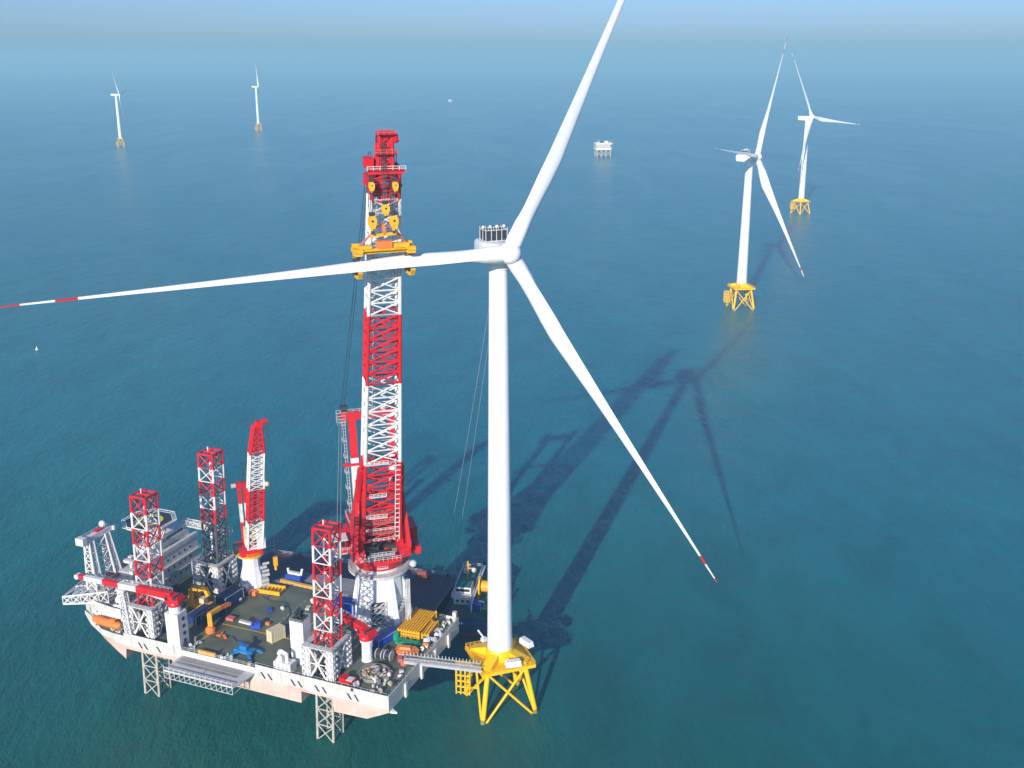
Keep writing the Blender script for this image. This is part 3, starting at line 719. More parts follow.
# ------------------------------------------------------------ cranes
def winches(m, pts, r=.9):
    for (x, y, z) in pts: m.tube((x, y-1.6, z), (x, y+1.6, z), r, n=12)
CB = SP(0, 35, DK); CA = atan2(-37.0, 11.2)
mc = thing('main_crane', 'huge red and white lattice boom crane on round white pedestal at the stern', 'crane', CB, CA)
pd = mb('white')
pd.lathe([(9.2, 0), (9.2, 1.2), (8.2, 1.8), (7.9, 17.5), (8.1, 18.5)], 14)
pd.build('pedestal', mc, smooth=False)
bt = mb('white')
for a in (-2.2, -1.0, 0.35, 1.2, 2.3, 3.4):
    P = []
    for sy in (-.9, .9):
        for dist, z in ((7.0, 0), (10.9, 0), (10.9, 3.0), (8.0, 17)): x, y = rot2(dist, sy, a); P.append((x, y, z))
    bt.hexa([P[0], P[1], P[5], P[4], P[3], P[2], P[6], P[7]])
bt.build('buttress', mc)
dr = mb('dark'); 
for i in range(5):
    for k in range(2):
        dr.use(M['dark']); dr.rbox((8.35, -3.6+k*2.3, 1.6+i*1.9), (.5, 1.8, 1.3), 0)
        dr.use(M['wpaint']); dr.beam((8.9, -4.5+k*2.3, 1.6+i*1.9), (8.9, -2.7+k*2.3, 2.8+i*1.9), .3, .25)
    dr.use(M['lgrey']); dr.rbox((8.8, -2.5, 1.35+i*1.9), (1.2, 4.8, .2), 0)
for y in (-4.9, -.1): dr.tube((9.2, y, 0), (9.2, y, 11), .14)
dr.build('stair_tower', mc)
sg = mb('lgrey')
for i in range(26):
    a = -0.5+i*.12; z = 1+i*.62; x, y = rot2(9.0, 0, a); sg.rbox((x, y, z), (2.2, 1.3, .2), a)
    x2, y2 = rot2(10.0, 0, a); sg.tube((x2, y2, z), (x2, y2, z+1.1), .06, n=4)
for i in range(4): sg.tube((8.6, 8.5-.5*i, 0), (8.6, 8.5-.5*i, 18), .2)
sg.build('spiral_stair', mc)
fl = mb('lgrey'); fl.lathe([(7.9, 18.4), (10.0, 19.6), (10.4, 19.8), (10.4, 20.6), (7.6, 20.6)], 36)
n_ = 30; pts = [(10.2*cos(2*pi*k/n_), 10.2*sin(2*pi*k/n_), 20.6) for k in range(n_)]
fl.rail(pts, 1.1, True, .06, 3); fl.sphere((5, 10.6, 21.6), 1.3, 10)
fl.build('slewing_platform', mc)
tt = mb('wpaint'); tt.lathe([(7.7, 20.6), (7.7, 21.7)], 36); tt.use(M['red']); tt.lathe([(8.0, 21.7), (8.3, 23.4), (9.4, 24.6), (9.4, 25.2)], 36)
tt.build('turntable', mc, smooth=True)
sb = mb('red')
sb.prism([(9.5, -6.0), (9.5, 6.0), (5, 9.6), (-15, 9.6), (-15, -9.6), (5, -9.6)], 25.2, 26.0)
for sy in (-1, 1):
    y0, y1 = sorted((5.6*sy, 9.6*sy)); sb.box(-15, 5.0, y0, y1, 26.0, 30.0)
    sb.hexa([(5.0, y0, 26), (9.2, y0, 26), (7.6, y1, 26), (5.0, y1, 26), (5.0, y0, 30), (8.2, y0, 28.6), (7, y1, 28.6), (5, y1, 30)] if sy > 0 else [(5.0, y0, 26), (7.6, y0, 26), (9.2, y1, 26), (5.0, y1, 26), (5.0, y0, 30), (7, y0, 28.6), (8.2, y1, 28.6), (5, y1, 30)])
sb.box(-15, -4, -5.6, 5.6, 26.0, 30.0)
sb.box(-14, -4, 9.6, 14.2, 26.0, 30.5); sb.box(-12.5, -6.0, -13.6, -9.6, 26.5, 29.6)
sb.box(-2, 6, 11.6, 13.2, 25.4, 28.0); sb.box(-1, 5, 9.6, 11.6, 25.4, 26.2)
sb.build('slewing_frame', mc)
for i in range(5): 
    a = -.20+i*.09
    for rr_, zz_, ss_ in ((8.55, 23.65, .5), (8.3, 22.6, .55)):
        x, y = rot2(rr_, 0, a); wr = mb('white'); wr.rbox((x, y, zz_), (.12, ss_, .15), a); wr.rbox((x, y, zz_+.3), (.12, ss_, .15), a); wr.rbox((x, y, zz_), (.11, .15, .45), a); wr.build('letter', mc)
mcb = mb('red')
mcb.box(-13.5, -3.5, -8.8, -1.2, 30, 34.6); mcb.box(-13.5, -3.5, 1.2, 8.8, 30, 34.6)
mcb.use(M['wpaint']); mcb.box(-3.4, .6, -8.6, -4.6, 30, 33.4); mcb.use(M['pink']); mcb.box(-3.4, .6, 4.6, 8.6, 30, 33.4)
mcb.use(M['dark']); winches(mcb, [(3.6, -3.2, 27.8), (3.6, 3.2, 27.8), (-.2, -2.2, 28.6), (-.2, 2.6, 28.6), (7.0, 0, 27.4)], 1.4)
for y in (-8.82, 8.82):
    for i in range(4): mcb.box(-12.5+i*2.3, -11+i*2.3, y-.03, y+.03, 31.5, 33.4)
mcb.use(M['lgrey']); mcb.rail([(-13.5, -8.8, 34.6), (-3.5, -8.8, 34.6), (-3.5, 8.8, 34.6), (-13.5, 8.8, 34.6)], 1.1, True, .07, 1.8)
mcb.rail([(9.4, -5.9, 26), (9.4, 5.9, 26), (5.2, 9.5, 26)], 1.3, r=.10, step=1.4); mcb.rail([(9.4, -5.9, 26), (5.2, -9.5, 26)], 1.3, r=.10, step=1.4); mcb.rail([(4.5, 9.5, 30), (4.5, 5.7, 30)], 1.1, r=.09, step=1.4); mcb.rail([(4.5, -9.5, 30), (4.5, -5.7, 30), (-3, -5.7, 30)], 1.1, r=.09, step=1.4); mcb.box(9.5, 11.0, -4.5, 3.5, 28.6, 28.8); mcb.rail([(11, -4.5, 28.8), (11, 3.5, 28.8)], 1.2, r=.09, step=1.3)
for i in range(34):
    x, y = random.uniform(-3, 8.5), random.uniform(-4.8, 4.8)
    mcb.use(M[random.choice(['dark', 'dark', 'red', 'lgrey', 'pink', 'steel'])]); mcb.rbox((x, y, 26), (.6+random.random()*1.6, .6+random.random()*1.6, .6+random.random()*2.4), random.random())
for sy in (-1, 1):   # big side brackets that carry the boom foot
    P = []
    for yy, yt in ((8.8*sy-.7, 7.5*sy-.5), (8.8*sy+.7, 7.5*sy+.5)):
        P += [(-4, yy, 29.8), (9.2, yy, 29.8), (7.6, yt, 47), (3.2, yt, 47)]
    mcb.use(M['red']); mcb.hexa([P[0], P[1], P[5], P[4], P[3], P[2], P[6], P[7]])
    mcb.beam((5.4, 7.4*sy, 46.8), (12, 6.6*sy, 60), 1.3, 2.2)
    mcb.tube((6.5, 7.2*sy+sy, 34), (6.5, 7.2*sy+2.2*sy, 34), 1.3, n=12)
for z, w in ((36, 4.4), (39.5, 5.2), (43, 4.8)):
    mcb.use(M['pink']); mcb.box(8.6, 10.0, -w, w*.8, z, z+.2); mcb.rail([(10, -w, z+.2), (10, w*.8, z+.2)], 1.1, r=.09, step=1.2)
    mcb.use(M['wpaint']); mcb.rail([(9.9, -w-.1, z-2.4), (9.9, w*.8, z-2.4)], 1.0, r=.08, step=1.4)
mcb.build('machinery_house', mc)
cbn = mb('red'); cbn.box(1.5, 5.2, -15.2, -11.4, 30.2, 33.6); cbn.use(M['glass']); cbn.box(5.2, 5.26, -14.9, -11.7, 31, 33.2); cbn.box(2, 5, -15.26, -15.2, 31, 33.2)
cbn.use(M['wpaint']); cbn.box(.5, 6.4, -15.9, -10.8, 33.6, 33.8); cbn.use(M['red']); cbn.box(-1, 7, -16, -9.4, 29.7, 30.2); cbn.use(M['lgrey']); cbn.rail([(-1, -9.6, 30.2), (-1, -16, 30.2), (7, -16, 30.2), (7, -9.6, 30.2)], 1.1, r=.08, step=1.3)
cbn.box(-7.5, -2.5, -14.3, -10, 24.5, 24.8); cbn.rail([(-7.5, -10, 24.8), (-7.5, -14.3, 24.8), (-2.5, -14.3, 24.8), (-2.5, -10, 24.8)], 1.1, r=.08, step=1.3)
cbn.build('operator_cab', mc)
# boom
FT = Vector((4, 0, 26.5+3)); TIP = Vector((38.6, 0, 165.2))
bd = (TIP-FT).normalized(); bn = Vector((-bd.z, 0, bd.x)); by = Vector((0, 1, 0))   # bn: rear/top side
def bp(t, y, nrm): return FT+(TIP-FT)*t+by*y+bn*nrm
def bcol(t):
    return M['red'] if (t < .25 or .455 < t < .62 or t > .87) else M['wpaint']
def bw_(t): return 6.1-(6.1-3.6)*t
bm_ = MB(); ts = [0.0]
seg = [(0.03, .25, 7), (.25, .455, 6), (.455, .62, 6), (.62, .87, 9)]
for (t0, t1, nb) in seg:
    def corners(t): 
        w = bw_(t); dth = 3.0-.6*t
        return [bp(t, -w, -dth), bp(t, w, -dth), bp(t, w, dth), bp(t, -w, dth)]
    c = bcol((t0+t1)/2)
    bm_.use(c); bm_.lattice(corners(t0), corners(t1), nb, .62-.15*t0, .24, None, n=8)
    if t0 < .1:
        for y in (-1, 1):
            for k in range(7):
                t = t0+(t1-t0)*k/7; tn = t0+(t1-t0)*(k+1)/7
                bm_.beam(bp(t, y*bw_(t), 0), bp(tn, y*bw_(tn), 0), .5, 5.0) if k < 4 else None
        for k in range(5): bm_.beam(bp(.05+k*.045, -bw_(.1), 3.0), bp(.05+k*.045, bw_(.1), 3.0), .5, 1.2)
bm_.use(M['red'])
for y in (-1, 1): bm_.beam(FT+by*(6.6*y)+Vector((0, 0, -2.5)), bp(.06, 6.9*y, 0), 1.2, 3.4)
boom = bm_.build('boom', mc)
wl = mb('wpaint')    # walkways/ladders inside the boom
for k in range(44):
    t = .06+k*.0185; 
    wl.use(M['lgrey'] if k % 2 else M['wpaint']); wl.beam(bp(t, -2.6, 1.2), bp(t, -1.8, 1.2), .25, .12)
wl.tube(bp(.05, -2.6, 1.2), bp(.87, -2.6, 1.2), .11, n=4); wl.tube(bp(.05, -1.8, 1.2), bp(.87, -1.8, 1.2), .11, n=4)
wl.use(M['wpaint'])
for k in range(16):
    t = .04+k*.0135; wl.beam(bp(t, 4.2, -3.3), bp(t, 5.6, -3.3), .3, .25)
wl.beam(bp(.03, 4.2, -3.3), bp(.26, 4.0, -3.2), .22, .3); wl.beam(bp(.03, 5.6, -3.3), bp(.26, 5.4, -3.2), .22, .3)
for t, w in ((.10, 5.2), (.16, 4.2), (.25, 5.5)): wl.beam(bp(t, -w, -3.4), bp(t, w*.3, -3.4), .8, .2); wl.rail([bp(t, -w, -3.5), bp(t, w*.3, -3.5)], 1.1, r=.08, step=1.2)
wl.build('boom_walkway', boom)
# boom head
bh = mb('red')
def hc(t, w, d_): return [bp(t, -w, -d_), bp(t, w, -d_), bp(t, w, d_), bp(t, -w, d_)]
bh.lattice(hc(.865, 3.7, 2.4), hc(.93, 3.7, 2.4), 3, .5, .28, None)
bh.lattice(hc(.93, 2.1, 1.8), hc(.995, 1.6, 1.6), 4, .5, .28, None)
for y in (-1.5, 1.5): bh.beam(bp(.87, y, -2.2), bp(.99, y*.85, -1.6), .5, .7)
bh.beam(bp(.925, -4.8, -2.6), bp(.925, 4.9, -2.6), 1.0, 1.0); bh.beam(bp(.925, -4.6, 2.0), bp(.925, 4.6, 2.0), 1.0, .8)
bh.beam(bp(.895, -4.8, -1.5), bp(.895, 4.6, -1.5), .8, .8); bh.beam(bp(.96, -2.9, -1.5), bp(.96, 2.9, -1.5), .9, .9); bh.beam(bp(.998, -2.2, -1.5), bp(.998, 2.3, -1.5), 1.0, 1.2)
bh.beam(bp(.998, 2.3, -1.5), bp(.985, 2.7, -3.0), 1.0, 1.2)
bh.hexa([bp(.93, -5.6, -1), bp(.93, -3, -1), bp(.93, -3, 1.5), bp(.93, -5.6, 1.5), bp(.948, -5.6, -1), bp(.948, -3, -1), bp(.948, -3, 1.5), bp(.948, -5.6, 1.5)])
bh.hexa([bp(.895, -5.6, -1), bp(.895, -4, -1), bp(.895, -4, 1.5), bp(.895, -5.6, 1.5), bp(.916, -5.4, -1), bp(.916, -4, -1), bp(.916, -4, 1.5), bp(.916, -5.4, 1.5)])
bh.use(M['pink'])
for t, w in ((.93, 5.2), (.962, 3.1), (1.0, 2.4)):
    bh.use(M['red']); bh.beam(bp(t, -w, -2.9), bp(t, w, -2.9), 1.4, .15); bh.use(M['wpaint' if w > 5 else 'pink']); bh.rail([bp(t, -w, -3.5), bp(t, w, -3.5)], 1.2, r=.09, step=1.5)
bh.use(M['dark'])
for t in (.88, .91, .955, .985):
    for y in (-1.6, 1.6): c = bp(t, y, -.3); bh.tube(c-by*.7, c+by*.7, 1.15, n=14)
bh.build('boom_head', boom)
# gantry (A-frame)
GZ = 92.5-DK
ga = MB()
for y, yb_ in ((-4.9, -4.4), (8.6, 7.9)):
    p0 = Vector((-12.5, yb_, 30)); p1 = Vector((-15.5, y, GZ)); pm = p0.lerp(p1, .62)
    ga.use(M['wpaint']); ga.beam(p0, pm, 2.6, 2.0); ga.use(M['red']); ga.beam(pm, p1, 2.4, 2.0)
    ga.use(M['red']); ga.beam((-3, yb_, 30), p0.lerp(p1, .45), .9, .9)
ga.use(M['red']); ga.beam((-15.5, -8.6, GZ), (-15.5, 10.2, GZ), 2.4, 2.6)
ga.beam((-13.6, -8.6, 52), (-13.6, 8.6, 52), .9, 1.0)
gan = ga.build('gantry', mc)
gs = mb('lgrey')
gs.rail([(-17, -9.8, GZ-3), (-14, -9.8, GZ-3), (-14, -7.0, GZ-3), (-17, -7.0, GZ-3)], 4.5, True, .1, 1.6, mids=3); gs.rail([(-14.2, -8.6, GZ+1.3), (-14.2, 10.5, GZ+1.3)], 1.1, r=.09, step=2)
p0 = Vector((-13.0, -6.4, 30)); p1 = Vector((-15.8, -7.2, GZ))
gs.tube(p0, p1, .1, n=4); gs.tube(p0+Vector((0, -.8, 0)), p1+Vector((0, -.8, 0)), .1, n=4)
for k in range(34): c = p0.lerp(p1, k/34); gs.tube(c, c+Vector((0, -.8, 0)), .07, n=4)
for k in range(7): c = p0.lerp(p1, k/7+.06); gs.rbox(c+Vector((0, -.6, 0)), (1.8, 1.5, .18)); gs.rail([c+Vector((-.9, -1.3, 0)), c+Vector((.9, -1.3, 0))], 1.1, r=.07, step=1)
gs.use(M['dark']); 
for y in (-7.4, 8.6): gs.tube((-15.5, y-1.1, GZ+2.3), (-15.5, y+1.1, GZ+2.3), 1.5, n=14)
gs.build('gantry_ladder', gan)
pn = mb('rope')
for y, ye in ((-8.2, -3.9), (-7.3, -3.3), (8.2, 3.1), (9.0, 3.7)): pn.tube((-15.5, y, GZ+2.8), bp(.955, ye, 2.2), .10, n=5)
pn.use(M['ropel']); pn.tube((-15.5, -8.9, GZ), (-12, -14, 1), .07, n=4); pn.tube((-15.5, -8.2, GZ), (-10, -12.5, 3), .07, n=4)
pn.build('pendant_rope', mc)
# hook blocks: positions in world -> crane local
ci = Matrix.Rotation(-CA, 4, 'Z')
def cl_(p): return ci @ (Vector(p)-CB)
def hook(world, w, h, name='hook_block'):
    c = cl_(world); m = mb('ochre')
    o_ = []
    for k in range(10): a = pi*k/9; o_.append((-w/2*cos(a), h*.1+h*.27*sin(a)))
    o_ += [(w*.5, -h*.1), (w*.28, -h*.42), (-w*.28, -h*.42), (-w*.5, -h*.1)]
    for x0, x1 in ((c.x-.8, c.x-.35), (c.x+.35, c.x+.8)):
        o0 = len(m.v); k_ = len(o_); m.v += [(x0, c.y+a, c.z+b) for a, b in o_]+[(x1, c.y+a, c.z+b) for a, b in o_]
        m.face([o0+q for q in range(k_)]); m.face([o0+k_+q for q in range(k_)][::-1])
        for q in range(k_): q2__ = (q+1) % k_; m.face([o0+q, o0+k_+q, o0+k_+q2__, o0+q2__])
    m.tube((c.x, c.y, c.z-h*.2), (c.x, c.y, c.z-h*.55), w*.2)
    m.use(M['dark']); m.tube((c.x-.33, c.y, c.z+h*.08), (c.x+.33, c.y, c.z+h*.08), w*.42, n=14); m.use(M['dark']); m.tube((c.x+.8, c.y, c.z+h*.05), (c.x+.9, c.y, c.z+h*.05), w*.14, n=10)
    m.use(M['dark']); m.box(c.x-.5, c.x+.5, c.y-w*.36, c.y+w*.36, c.z+h*.38, c.z+h*.58); m.tube((c.x, c.y, c.z-h*.55), (c.x, c.y, c.z-h*.75), .45)
    hk = m.build(name, mc)
    r = mb('rope')
    for q in (-.3, -.1, .1, .3): r.tube((c.x, c.y+w*q, c.z+h*.6), bp(.985 if w > 1.9 and w < 2.2 else .925, c.y+w*q, -1.8), .09, n=4)
    r.build('hoist_rope', hk)
for p_, w, h in (((-37.5, 284.6, 165.0), 2.3, 4.4), ((-31.8, 285.6, 165.0), 2.3, 4.4), ((-33.9, 285.2, 168.4), 2.1, 3.4), ((-37.2, 283.8, 174.6), 1.5, 3.0), ((-31.0, 284.6, 174.6), 1.5, 3.0)): hook(p_, w, h)

# ------------------------------------------------------------ blade clamp hanging on the crane
BD = Vector((-0.925, -0.38, -0.02)).normalized()
BC = Vector((-34.6, 287.1, 153.4)); ba = atan2(BD.y, BD.x)
bc = thing('blade_clamp', 'yellow blade-gripping frame hung from crane hooks around the left blade', 'lifting frame', (BC.x, BC.y, BC.z), ba)
f = mb('ochre')      # local X along blade (to the tip)
f.beam((-8.6, -1.0, 3.4), (8.6, -1.0, 3.4), 2.2, 1.3); f.box(-6.8, -2.4, -1.6, .6, 4.05, 5.3); f.box(3.8, 7.4, -1.6, .4, 4.05, 5.0)
for y in (-1.9, 1.9): f.tube((-7, y-.6, 3.8), (7.5, y-.6, 3.8), .22)
f.build('spreader_beam', bc)
for sx, nm in ((-7.2, 1), (7.6, 1)):
    a = mb('ochre'); a.beam((sx, -3.3, 3.8), (sx, 1.6, 3.8), 2.2, 1.1); a.beam((sx, -3.3, 4.2), (sx, -3.4, -3.0), 1.9, .9)
    a.beam((sx, -3.8, -3.0), (sx, 1.0, -3.3), 1.7, .9); a.box(sx-1.1, sx+1.1, -1.4, 1.2, 2.4, 3.2)
    a.beam((sx, 1.0, -3.3), (sx, 2.1, -1.9), 1.2, .6); a.box(sx-1.0, sx+1.0, -2.8, -1.6, 4.4, 5.4)
    a.use(M['dark']); a.box(sx-1.1, sx+1.1, -1.2, 1.0, 2.1, 2.4); a.box(sx-.9, sx+.9, -2.9, -2.3, -.8, 1.4); a.box(sx-.9, sx+.9, -1.2, 1.0, -2.7, -2.3)
    a.build('clamp_arm', bc)
pwk = mb('orange'); pwk.box(-2.0, 2.0, -1.8, .4, 4.06, 6.0); pwk.build('power_pack', bc)
yk = mb('ochre'); yk.beam((-3.6, 0, 8.0), (4.2, 0, 7.6), .8, .8); yk.beam((-3.6, 0, 8.0), (-7.0, -.6, 4.4), .35, .35)
yk.use(M['orange']); yk.beam((0, 0, 7.8), (0.4, 0, 10.6), .8, .8); yk.build('lifting_yoke', bc)
sl_ = mb('pink')
for x in (-3.6, 4.2): sl_.tube((x, 0, 8.0), (.3, 0, 11.2), .12, n=4)
for x, x2 in ((4.2, 7.2), (-3.6, -7)): sl_.tube((x, .3, 7.8), (x2, .2, 4.4), .16, n=4); sl_.tube((x, -.3, 7.8), (x2, -1.8, 4.4), .16, n=4)
sl_.build('sling', bc)

# ------------------------------------------------------------ far pedestal crane
c2 = thing('pedestal_crane', 'red and white deck crane with raised boom on white pedestal, left of the main crane', 'crane', SP(-55, 39, DK), radians(-62))
p = mb('white'); p.lathe([(5.0, 0), (4.4, 3), (3.2, 8), (3.0, 11.6), (3.9, 12.4)], 10)
p.build('pedestal', c2)
sdp = mb('lgrey'); sdp.lathe([(4.9, 12.4), (4.9, 12.7)], 24); sdp.use(M['ochre']); sdp.lathe([(5.0, 12.7), (5.0, 13.3), (3.5, 13.3)], 24)
sdp.rail([(4.8*cos(k*.42), 4.8*sin(k*.42), 13.3) for k in range(15)], 1, True, .06, 3)
for i in range(7): sdp.use(M['lgrey']); sdp.box(2.6+random.random()*1.5, 4+random.random()*2, 1.5+random.random()*2, 4.5+random.random(), 1.5*i, 1.5*i+.9)
sdp.build('slewing_platform', c2)
ho = mb('red'); ho.box(-4.6, 4.0, -4.2, 3.6, 13.5, 16.0); ho.use(M['wpaint']); ho.box(-3.5, 4.5, -1.5, 4.2, 16.0, 20.5); ho.box(3, 5.2, 1.4, 4.4, 16, 24); ho.use(M['pink']); ho.box(4.5, 4.6, -1, 3.5, 16.8, 20)
ho.use(M['glass']); ho.box(4.62, 4.66, .6, 3.1, 17.6, 19.4); ho.use(M['cream']); ho.box(2.0, 4.8, -2.4, 2.0, 20.5, 24.6)
ho.use(M['lgrey']); ho.rail([(-3.5, -1.5, 20.5), (4.5, -1.5, 20.5), (4.5, 4.2, 20.5)], 1, r=.06)
ho.use(M['dark']); ho.tube((-1, -5.6, 15.0), (-1, -3.4, 15.0), 2.0, n=14)
ho.build('machinery_house', c2)
f2 = Vector((3.6, .8, 16.5)); t2 = Vector((9.2, 3.6, 65.2)); b2 = (t2-f2).normalized(); n2 = Vector((-b2.z, 0, b2.x))
def q2(t, y, nn): return f2+(t2-f2)*t+Vector((0, y, 0))+n2*nn
B2 = MB()
for (t0, t1, nb, mt_, w0_, w1_) in ((0, .22, 4, 'wpaint', 2.6, 2.7), (.22, .48, 5, 'red', 2.7, 2.6), (.48, .76, 6, 'wpaint', 2.6, 2.4), (.76, .97, 5, 'red', 2.4, 1.2)):
    def cc(t, w): return [q2(t, -w, -1.3), q2(t, w, -1.3), q2(t, w, 1.3), q2(t, -w, 1.3)]
    B2.use(M[mt_]); B2.lattice(cc(t0, w0_), cc(t1, w1_), nb, .38, .17, None)
    for k in range(nb): 
        if mt_ == 'red': B2.beam(q2(t0+(t1-t0)*k/nb, 0, 1.3), q2(t0+(t1-t0)*(k+1)/nb, 0, 1.3), 1.2, .15)
B2.use(M['red']); B2.beam(q2(.96, -1.3, 0), q2(1.0, 3.0, 0), 1.6, 1.4); B2.beam(q2(.93, 0, 0), q2(1.0, .8, 0), 2.4, 2.0); B2.tube(q2(1.0, 1.4, -.8), q2(1.0, 3.2, -.8), .8, n=10)
B2.build('boom', c2)
G2 = MB().use(M['red']); 
for y in (-1.4, .4):
    G2.use(M['red']); G2.beam((-2.5, y, 16), (-3.2, y, 24), 1.0, 1.4); G2.use(M['wpaint']); G2.beam((-3.2, y, 24), (-3.8, y, 31), 1.0, 1.4); G2.use(M['red']); G2.beam((-3.8, y, 31), (-4.2, y, 38), 1.0, 1.4)
G2.box(-5.2, -3.0, -2.6, 1.2, 37.4, 38.8); G2.use(M['lgrey']); G2.tube((-4, -4.0, 38), (-4, -2.6, 38), .8, n=10)
G2.build('gantry', c2)
r2 = mb('rope')
for y in (-.7, -.3): r2.tube((-4, y, 38.8), q2(.97, -.6, 1.2), .1, n=4)
r2.tube(q2(1, 2.8, -1), (9.4, 4.6, 50-DK+17), .07, n=4); r2.tube(q2(1, 3.0, -1), (9.4, 6.4, 14), .1, n=4)
r2.build('hoist_rope', c2)
h2 = mb('ochre'); h2.prism([(8.9, 5.7), (9.9, 5.7), (9.9, 7.1), (8.9, 7.1)], 10.5, 13.8); h2.tube((9.4, 6.4, 8.8), (9.4, 6.4, 10.5), .5); h2.use(M['cream']); h2.sphere((9.4, 5.4, 42), .9, 8)
h2.build('hook_block', c2)

# ------------------------------------------------------------ two stowed knuckle cranes
def stowed_crane(label, loc, ang, h, blen, bands, drop, name='stowed_crane', square=False):
    t = thing(name, label, 'crane', loc, ang)
    p = mb('white'); p.lathe([(1.9, 0), (1.7, .8), (1.6, h-1.2), (2.1, h-.8), (2.1, h)], 14); 
    if square:
        p = mb('wpaint'); p.box(-2.6, 2.4, -2.3, 2.3, 0, h-2.2); p.lathe([(2.0, h-2.2), (2.0, h)], 14)
        p.use(M['glass'])
        for z in range(4): p.box(-2.66, -2.6, -.9, .3, 1.5+z*2.6, 2.7+z*2.6)
    p.build('pedestal', t, smooth=False)
    b = mb('red'); b.lathe([(2.2, h), (2.3, h+.8), (2.0, h+1.4)], 14); b.box(-2.6, 2.6, -1.6, 1.6, h+1.2, h+3.6); b.box(-3.2, -1.2, -2.0, 2.0, h+1.4, h+2.8)
    b.use(M['glass']); b.box(1.2, 2.4, 1.62, 1.68, h+2, h+3.2); b.use(M['dark']); b.tube((-1.5, -1.9, h+3.2), (-1.5, 1.9, h+3.2), .7, n=10)
    b.build('slewing_head', t)
    m = MB()
    z0, z1 = h+3.2, h+3.2-drop; x = 0.5
    for i, (f0, f1, mt_) in enumerate(bands):
        m.use(M[mt_]); a = Vector((x+f0*blen, 0, z0+(z1-z0)*f0)); c = Vector((x+f1*blen, 0, z0+(z1-z0)*f1)); w = 2.0-.7*f0
        m.beam(a, c, w, w*1.1)
    m.use(M['wpaint'] ); m.tube((2, .0, h+.8), (x+blen*.35, 0, z0+(z1-z0)*.35-1.0), .35)
    m.tube((x+blen, -.9, z1), (x+blen, .9, z1), .9, n=10)
    m.build('boom', t)
    r = mb('lgrey'); r.rail([(1, -.9, z0+1.2), (x+blen*.45, -.8, z0+(z1-z0)*.45+1.0)], 1.0, r=.06, step=1.6); r.build('boom_railing', t)
    return t
stowed_crane('red-headed crane with red and white boom stowed level towards the bow', SP(-53.5, -4.6, DK), SHR+pi, 14.5, 39, ((0, .14, 'red'), (.14, .36, 'red'), (.36, .55, 'wpaint'), (.55, .72, 'red'), (.72, .92, 'wpaint'), (.92, 1.0, 'red')), 0.5, square=True)
stowed_crane('small all-red crane stowed between the near stern leg and the main crane', SP(8.4, 10.2, DK), SHR+pi-.30, 7.6, 24, ((0, .35, 'red'), (.35, .7, 'red'), (.7, 1.0, 'pink')), -2.0)

# ------------------------------------------------------------ deck cargo
def container(label, x, y, z, L_, W_, H_, mt_, ang=0.0, name='container', cat='container', group=None, top='lgrey'):
    t = thing(name, label, cat, SP(x, y, z), SHR+ang, group)
    m = mb(mt_); m.box(-L_/2, L_/2, -W_/2, W_/2, .12, H_)
    n = int(L_/.8)
    for i in range(n):
        xx = -L_/2+.4+i*(L_-.8)/max(1, n-1)
        for y_ in (-W_/2-.06, W_/2): m.box(xx-.12, xx+.12, y_, y_+.06, .3, H_-.25)
    m.build('body', t)
    f = mb(top)
    for sx in (-1, 1):
        for sy in (-1, 1): f.box(sx*L_/2-.1, sx*L_/2+.1, sy*W_/2-.1, sy*W_/2+.1, 0, H_+.05)
    for sy in (-1, 1): f.box(-L_/2+.1, L_/2-.1, sy*W_/2-.08, sy*W_/2+.08, H_-.02, H_+.08)
    f.build('frame', t)
    return t
container('cream ribbed container box standing alone on the green deck', -25.5, 9.8, DK, 5.4, 2.6, 4.4, 'cream', radians(72), top='cream')
NB = 'dark blue containers on the forward deck'
container('dark blue container nearest the edge in the row by the white deckhouse', -57.5, 12.0, DK, 9.0, 4.0, 3.0, 'navy', radians(86), group=NB)
container('dark blue container in the middle of the row on the forward deck', -53.4, 14.0, DK, 8.6, 3.4, 2.6, 'navy', radians(86), group=NB)
container('dark blue container farthest back beside the yellow bent frame', -54.5, 24.5, DK, 9.0, 4.6, 4.4, 'navy', radians(84), group=NB)
container('blue and grey striped container at the foot of the main crane pedestal', 8.6, 22.0, DK, 9.5, 3.0, 2.8, 'blue', radians(75), group='containers by main pedestal')
container('pale grey container beside the blue one at the main crane pedestal', 4.6, 22.5, DK, 9.5, 2.6, 2.6, 'lgrey', radians(75), group='containers by main pedestal')
container('bright blue box behind the near stern leg, left of the main crane pedestal', -13.2, 33.5, DK, 7.6, 4.0, 5.0, 'blue', radians(5), name='equipment_box', cat='equipment box')
# teal machine pieces
t = thing('hose_machine', 'bright blue low machine with arms near the deck edge by side platform', 'machine', SP(-29.8, -1.0, DK), SHR)
m = mb('cyan'); m.box(-3.6, 3.2, -1.4, 1.4, .5, 1.6); m.box(-1.6, 1.0, -1.0, 1.0, 1.6, 2.9); m.build('body', t)
for a in (.5, 2.4, 3.9, 5.6):
    k = mb('cyan'); x, y = rot2(1.5, 0, a); x2, y2 = rot2(4.8, 0, a); k.beam((x, y, 1.4), (x2, y2, .5), .8, .6); k.rbox((x2, y2, 0), (1.4, 1.2, .4), a); k.build('outrigger', t)
mb('blue').beam((1, 0, 2.4), (-3, 1.0, 3.3), .5, .5).build('arm', t)
t = thing('welding_unit', 'white and blue small lifting device alone in the middle of the deck', 'machine', SP(-36.5, 13.8, DK), SHR+.5)
m = mb('blue'); m.box(-1.8, 1.8, -1.2, 1.2, .1, 1.4); m.box(.2, 1.8, -1.2, 1.2, 1.4, 2.2); m.build('body', t)
mb('wpaint').beam((-1.2, 0, 1.4), (-5.2, .6, 2.6), 1.3, .6).build('chute', t)
